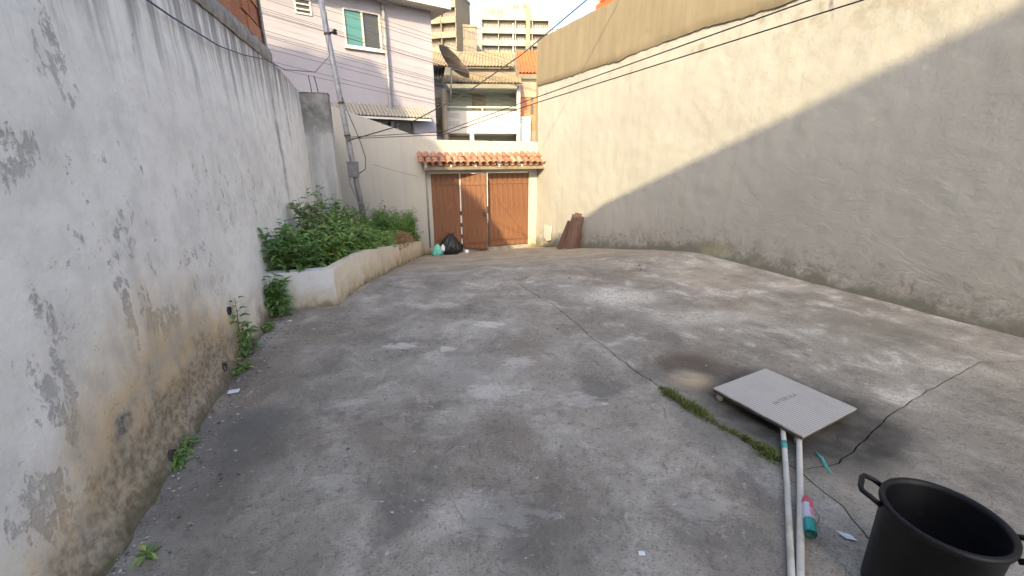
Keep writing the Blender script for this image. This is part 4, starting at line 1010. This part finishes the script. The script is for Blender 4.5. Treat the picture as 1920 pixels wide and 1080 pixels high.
b = MB(); b.lathe([(0, 0), (.17, 0), (.19, .03), (.15, .05), (0, .045)], 18); tag(b.build('broken_plate', 'stone', loc=(-1.38, 11.25, floor_z(-1.38, 11.25)), smooth=True), 'flat grey dish lying at the foot of the open gate leaf', 'dish')
b = MB(); b.lathe([(0, 0), (.05, .01), (.06, .05), (.035, .09), (0, .1)], 12); tag(b.build('white_pebble', 'paper', loc=(-1.22, 11.15, floor_z(-1.22, 11.15)), smooth=True), 'white lump beside the grey dish at the open gate leaf', 'stone')

# boards leaning on the cream wall
def board(label, base, w, h, lean, rz, th=.028, mat='brown_board', panel=True):
    r = thing('leaning_board', label, 'board', base, rz, 'boards leaning on the cream wall')
    T = Matrix.Rotation(lean, 4, 'Y') @ Matrix.Rotation(R(-6), 4, 'X')
    b = MB(); b.box(-w / 2, w / 2, -th / 2, th / 2, 0, h, T); b.build('panel', mat, r, bevel=.004)
    if panel:
        for x in (-w / 2 + .02, w / 2 - .045):
            q = MB(); q.box(x, x + .025, -th / 2 - .014, -th / 2 - .001, .01, h - .01, T); q.build('batten', mat, r, bevel=.003)
        q = MB(); q.box(-.04, .0, -th / 2 - .004, -th / 2 - .001, h - .12, h - .07, T); q.build('hole', 'dark_room', r)
    return r
def bz(x, y): return (x, y, floor_z(x, y) + .005)
board('front brown door panel leaning on the cream wall, with a small hole near its top', bz(1.37, 10.10), .30, .84, R(15), R(-6))
board('narrow brown plank leaning behind the holed door panel, nearer the gate', bz(1.17, 10.30), .13, .74, R(19), R(-14), panel=False)
board('second brown panel leaning between the holed door panel and the wall', bz(1.53, 10.26), .30, .86, R(12), R(14), panel=False)

# ------------------------------------------------------------------ tile over the inspection pit, pipes, can, tub
cs = [Vector(v) for v in ((1.407, 2.563, 0), (1.914, 2.843, 0), (2.168, 2.303, 0), (1.638, 2.03, 0))]
cc = sum(cs, Vector()) / 4; ta = math.atan2(cs[1].y - cs[0].y + cs[2].y - cs[3].y, cs[1].x - cs[0].x + cs[2].x - cs[3].x)
tl = thing('floor_tile', 'large grey ribbed floor tile laid over the wet inspection pit', 'tile', (cc.x, cc.y, .0), ta)
S = .296
b = MB(); b.box(-S, S, -S, S, .052, .0625); b.build('tile_back', 'tile', tl, bevel=.0015)
b = MB(); b.box(-S + .002, S - .002, -S + .002, S - .002, .036, .0515); b.build('tile_body', 'tile_edge', tl, bevel=.0015)
fc = bpy.data.curves.new('tile_marking', 'FONT'); fc.body = 'INTERTILA'; fc.size = .042; fc.align_x = 'CENTER'; fc.align_y = 'CENTER'; fc.extrude = .0004; fc.space_character = 1.25; fc.shear = .15
to = bpy.data.objects.new('tmp', fc); me = bpy.data.meshes.new_from_object(to); me.name = 'tile_marking'; me.materials.clear(); me.materials.append(M['ink'])
bpy.data.objects.remove(to)
link_part('tile_marking', me, tl, (0.0, -.02, .0632), (0, 0, 0))
for (x, y, sc, lb) in ((1.425, 2.53, .026, 'pebble propping the tile corner nearest the sand patch'), (1.665, 2.075, .02, 'pebble propping the tile corner above the pipes'), (2.08, 2.36, .03, 'pebble propping the tile corner nearest the cream wall'), (1.9, 2.76, .03, 'pebble propping the far corner of the tile')):
    b = MB(); z0 = floor_full(x, y)
    b.lathe([(.0, 0), (.9, .1), (1.1, .5), (.8, 1.0), (0, 1.15)], 10, Matrix.Diagonal((sc, sc * .8, (.038 - z0) / 1.15, 1)), lambda p, a: p * 1.0 + Vector((.15 * math.sin(3 * a), .1 * math.cos(2 * a), 0)) * min(1, p.xy.length))
    tag(b.build('pebble', 'stone', loc=(x, y, z0), smooth=True), lb, 'stone', 'pebbles under the tile')
b = MB(); b.grid(lin(0, 1, 10), lin(0, 1, 10), lambda u, v: (1.5 + .5 * u, 2.15 + .5 * v, floor_z(0, 0) - .033 + .004 * fbm(u, v, 0, 5, 2)))
def pipe(label, pts, r):
    t = thing('plastic_pipe', label, 'pipe', pts[0], 0, 'pipes coming out from under the tile'); P0 = Vector(pts[0])
    pp = []
    for i in range(len(pts) - 1): pp += [Vector(pts[i]).lerp(Vector(pts[i + 1]), k / 4) - P0 for k in range(4)]
    pp.append(Vector(pts[-1]) - P0)
    b = MB(); b.tube(pp, r, 14, False); b.tube(pp[::-1], r * .8, 14, False); b.build('tube', 'pvc', t, smooth=True); return t, pp
p1, pp1 = pipe('white plastic pipe on the left, tied with green tape', [(1.75, 2.36, .015), (1.64, 2.18, .017), (1.38, 1.72, .02), (1.10, 1.24, .018), (.72, .60, .018)], .0135)
k = len(pp1) // 2 - 2
b = MB(); b.tube([pp1[k - 1].lerp(pp1[k], .2), pp1[k - 1].lerp(pp1[k], .75)], .0155, 14); b.build('tape', 'teal_plastic', p1, smooth=True)
pipe('greyish plastic pipe on the right, beside the spray can', [(1.80, 2.30, .012), (1.68, 2.09, .017), (1.42, 1.68, .02), (1.135, 1.24, .018), (.76, .60, .018)], .0145)
# spray can lying on its side
ca = Vector((1.292, 1.415, 0)); cb = Vector((1.402, 1.605, 0)); dv = (cb - ca).normalized()
T = dv.to_track_quat('Z', 'Y').to_matrix().to_4x4()
sc_ = thing('spray_can', 'spray can with pink and white label and teal base, lying by the pipes', 'can', (ca.x, ca.y, floor_z(1.3, 1.4) + .006))
def canpart(prof, nm, mt):
    q = MB(); q.lathe([(r * .9, z) for r, z in prof], 28); o = q.build(nm, mt, sc_, smooth=True); o.matrix_local = Matrix.Translation((0, 0, .0245)) @ T; return o
canpart([(.0265, .082), (.0265, .200)], 'label_sleeve', 'can_label')
canpart([(.024, .002), (.0268, .006), (.0268, .0815)], 'base_band', 'can_teal')
canpart([(0, .006), (.02, .004), (.024, .0), (.0255, .003)], 'base', 'can_dark')
canpart([(.0265, .2005), (.025, .208), (.018, .216), (.017, .232), (.012, .236), (0, .237)], 'cap', 'can_label')
# black tub
tb = thing('black_tub', 'large black plastic tub with two loop handles', 'tub', (1.515, 1.165, floor_z(1.5, 1.16)), R(-42))
rt, rb, hh = .168, .155, .40
b = MB(); b.lathe([(0, .0), (rb, .0), (rb + .003, .01), (rt, hh - .03), (rt + .007, hh - .028), (rt + .011, hh - .015), (rt + .009, hh - .002), (rt + .002, hh), (rt - .006, hh - .003), (rt - .009, hh - .02), (rb - .006, .012), (0, .01)], 64); b.build('body', 'tub', tb, smooth=True)
for s in (-1, 1):
    pts = [(s * (rt - .002), -.062, hh - .028), (s * (rt + .03), -.060, hh - .012), (s * (rt + .058), -.052, hh - .004), (s * (rt + .064), -.03, hh - .002), (s * (rt + .064), .03, hh - .002), (s * (rt + .058), .052, hh - .004), (s * (rt + .03), .060, hh - .012), (s * (rt - .002), .062, hh - .028)]
    q = MB(); q.tube(pts, .0095, 10); q.build('handle', 'tub', tb, smooth=True)

# ------------------------------------------------------------------ small litter
def chip(name, label, cat, loc, poly, mat, rz=0, curl=.01):
    b = MB(); n = len(poly)
    t = [(x, y, .004 + curl * (x * x + y * y) / .002) for x, y in poly]
    b.add(t + [(x, y, z - .0015) for x, y, z in t], [tuple(range(n)), tuple(range(2 * n - 1, n - 1, -1))] + [(i, i + n, (i + 1) % n + n, (i + 1) % n) for i in range(n)])
    return tag(b.build(name, mat, loc=(loc[0], loc[1], floor_full(loc[0], loc[1]) + .002), rotz=rz), label, cat)
chip('paper_scrap', 'square white paper scrap near the foot of the stained wall', 'paper', (-1.95, 2.6), [(-.035, -.025), (.035, -.025), (.035, .025), (-.035, .025)], 'paper', R(20), .004)
chip('paper_scrap', 'pointed white paper scrap between spray can and black tub', 'paper', (1.465, 1.43), [(-.035, .02), (-.01, -.012), (.03, -.02), (.02, .012)], 'paper', R(-10), .006)
chip('paper_scrap', 'tiny white paper scrap on the concrete at the bottom centre', 'paper', (.54, 1.34), [(-.014, -.01), (.014, -.01), (.014, .008), (-.012, .01)], 'paper', 0, .004)
chip('paper_scrap', 'small white scrap beside the low weeds by the planter end', 'paper', (-2.22, 3.92), [(-.02, -.012), (.02, -.012), (.02, .012), (-.02, .012)], 'paper', R(30), .004)
b = MB(); b.tube([(0, 0, .006), (-.012, -.06, .012), (-.03, -.12, .006), (-.035, -.175, .008)], [.006, .010, .010, .003], 6)
tag(b.build('plastic_strip', 'teal_plastic', loc=(1.71, 1.98, floor_full(1.71, 1.98)), smooth=True), 'curled teal plastic strip on the wet ground below the tile', 'plastic')
random.seed(33)
b = MB()
def crumb(x, y, s):
    z = floor_full(x, y) + s * .25; a = random.uniform(0, 6.28)
    ps = [Vector((math.cos(a + k * 1.57) * s * random.uniform(.5, 1.2), math.sin(a + k * 1.57) * s * random.uniform(.35, .8), random.uniform(-.1, .2) * s)) for k in range(4)]
    c = Vector((x, y, z)); b.add([c + p for p in ps] + [c + Vector((0, 0, s * .5)), c - Vector((0, 0, s * .4))], [(0, 1, 4), (1, 2, 4), (2, 3, 4), (3, 0, 4), (1, 0, 5), (2, 1, 5), (3, 2, 5), (0, 3, 5)])
for i in range(420):
    y = random.uniform(1.1, 5.5); x = random.uniform(-1.5 - .28 * (y - 1.5), 1.5 + .3 * y)
    if abs(x - 1.86) < .5 and abs(y - 2.43) < .5: continue
    crumb(x, y, random.uniform(.003, .008) * (2.2 if random.random() < .09 else 1))
for i in range(420):                       # grit swept up along the wall foot
    s = random.uniform(-1, 2.5); p = lwp(s, -.06 - abs(random.gauss(0, .14))); crumb(p[0], p[1], random.uniform(.004, .015))
o = stuff(b.build('grit', 'litter')); o['label'] = 'scattered pale chips and grit on the concrete'; o['category'] = 'grit'
# moss and grass in the joint
random.seed(44)
b = MB()
def blades(x, y, n, spread, hmax):
    for _ in range(n):
        px, py = x + random.gauss(0, spread), y + random.gauss(0, spread); h = random.uniform(.4, 1) * hmax
        d = rdir(15, 85); p = Vector((px, py, floor_full(px, py) - .003)); s = Vector((-d.y, d.x, 0)).normalized() * .0022
        m = p + d * h * .6; t = p + d * h + Vector((d.x, d.y, -.2)) * h * .25
        b.add([p - s, p + s, m + s * .8, t, m - s * .8], [(0, 1, 2, 4), (4, 2, 3)])
jl = j1 + j1b[:6]
for (a, c, dens, spread, hm) in ((.0, .60, 3, .005, .010), (.60, .78, 26, .008, .014), (.78, .80, 120, .014, .025), (.80, .875, 560, .026, .045), (.875, .93, 240, .017, .030), (.93, .99, 430, .02, .036)):
    i0, i1 = int(a * (len(j1) - 1)), int(c * (len(j1) - 1))
    for i in range(i0, i1): blades(j1[i][0], j1[i][1], int(dens * max(.08, 1 + 1.6 * fbm(i * .35, 3, 0, 1, 3)) * random.uniform(.5, 1.2)), spread * (1 + .8 * fbm(i * .5, 7, 0, 1, 2)), hm)
for i in range(0, len(j2), 2): blades(j2[i][0], j2[i][1], 5, .008, .012)
for s in lin(-1.2, 2.4, 60):
    p = lwp(s, -.05); blades(p[0], p[1], random.choice((0, 2, 8, 30)), .022, .035)
for s in (.02, .1, .25): p = lwp(s, -.06); blades(p[0], p[1], 30, .03, .05)
blades(2.25, 1.9, 60, .05, .012); blades(2.4, 1.85, 40, .04, .012)
o = stuff(b.build('joint_grass', 'grass')); o['label'] = 'strip of short grass and moss growing in the floor joint'; o['category'] = 'grass'
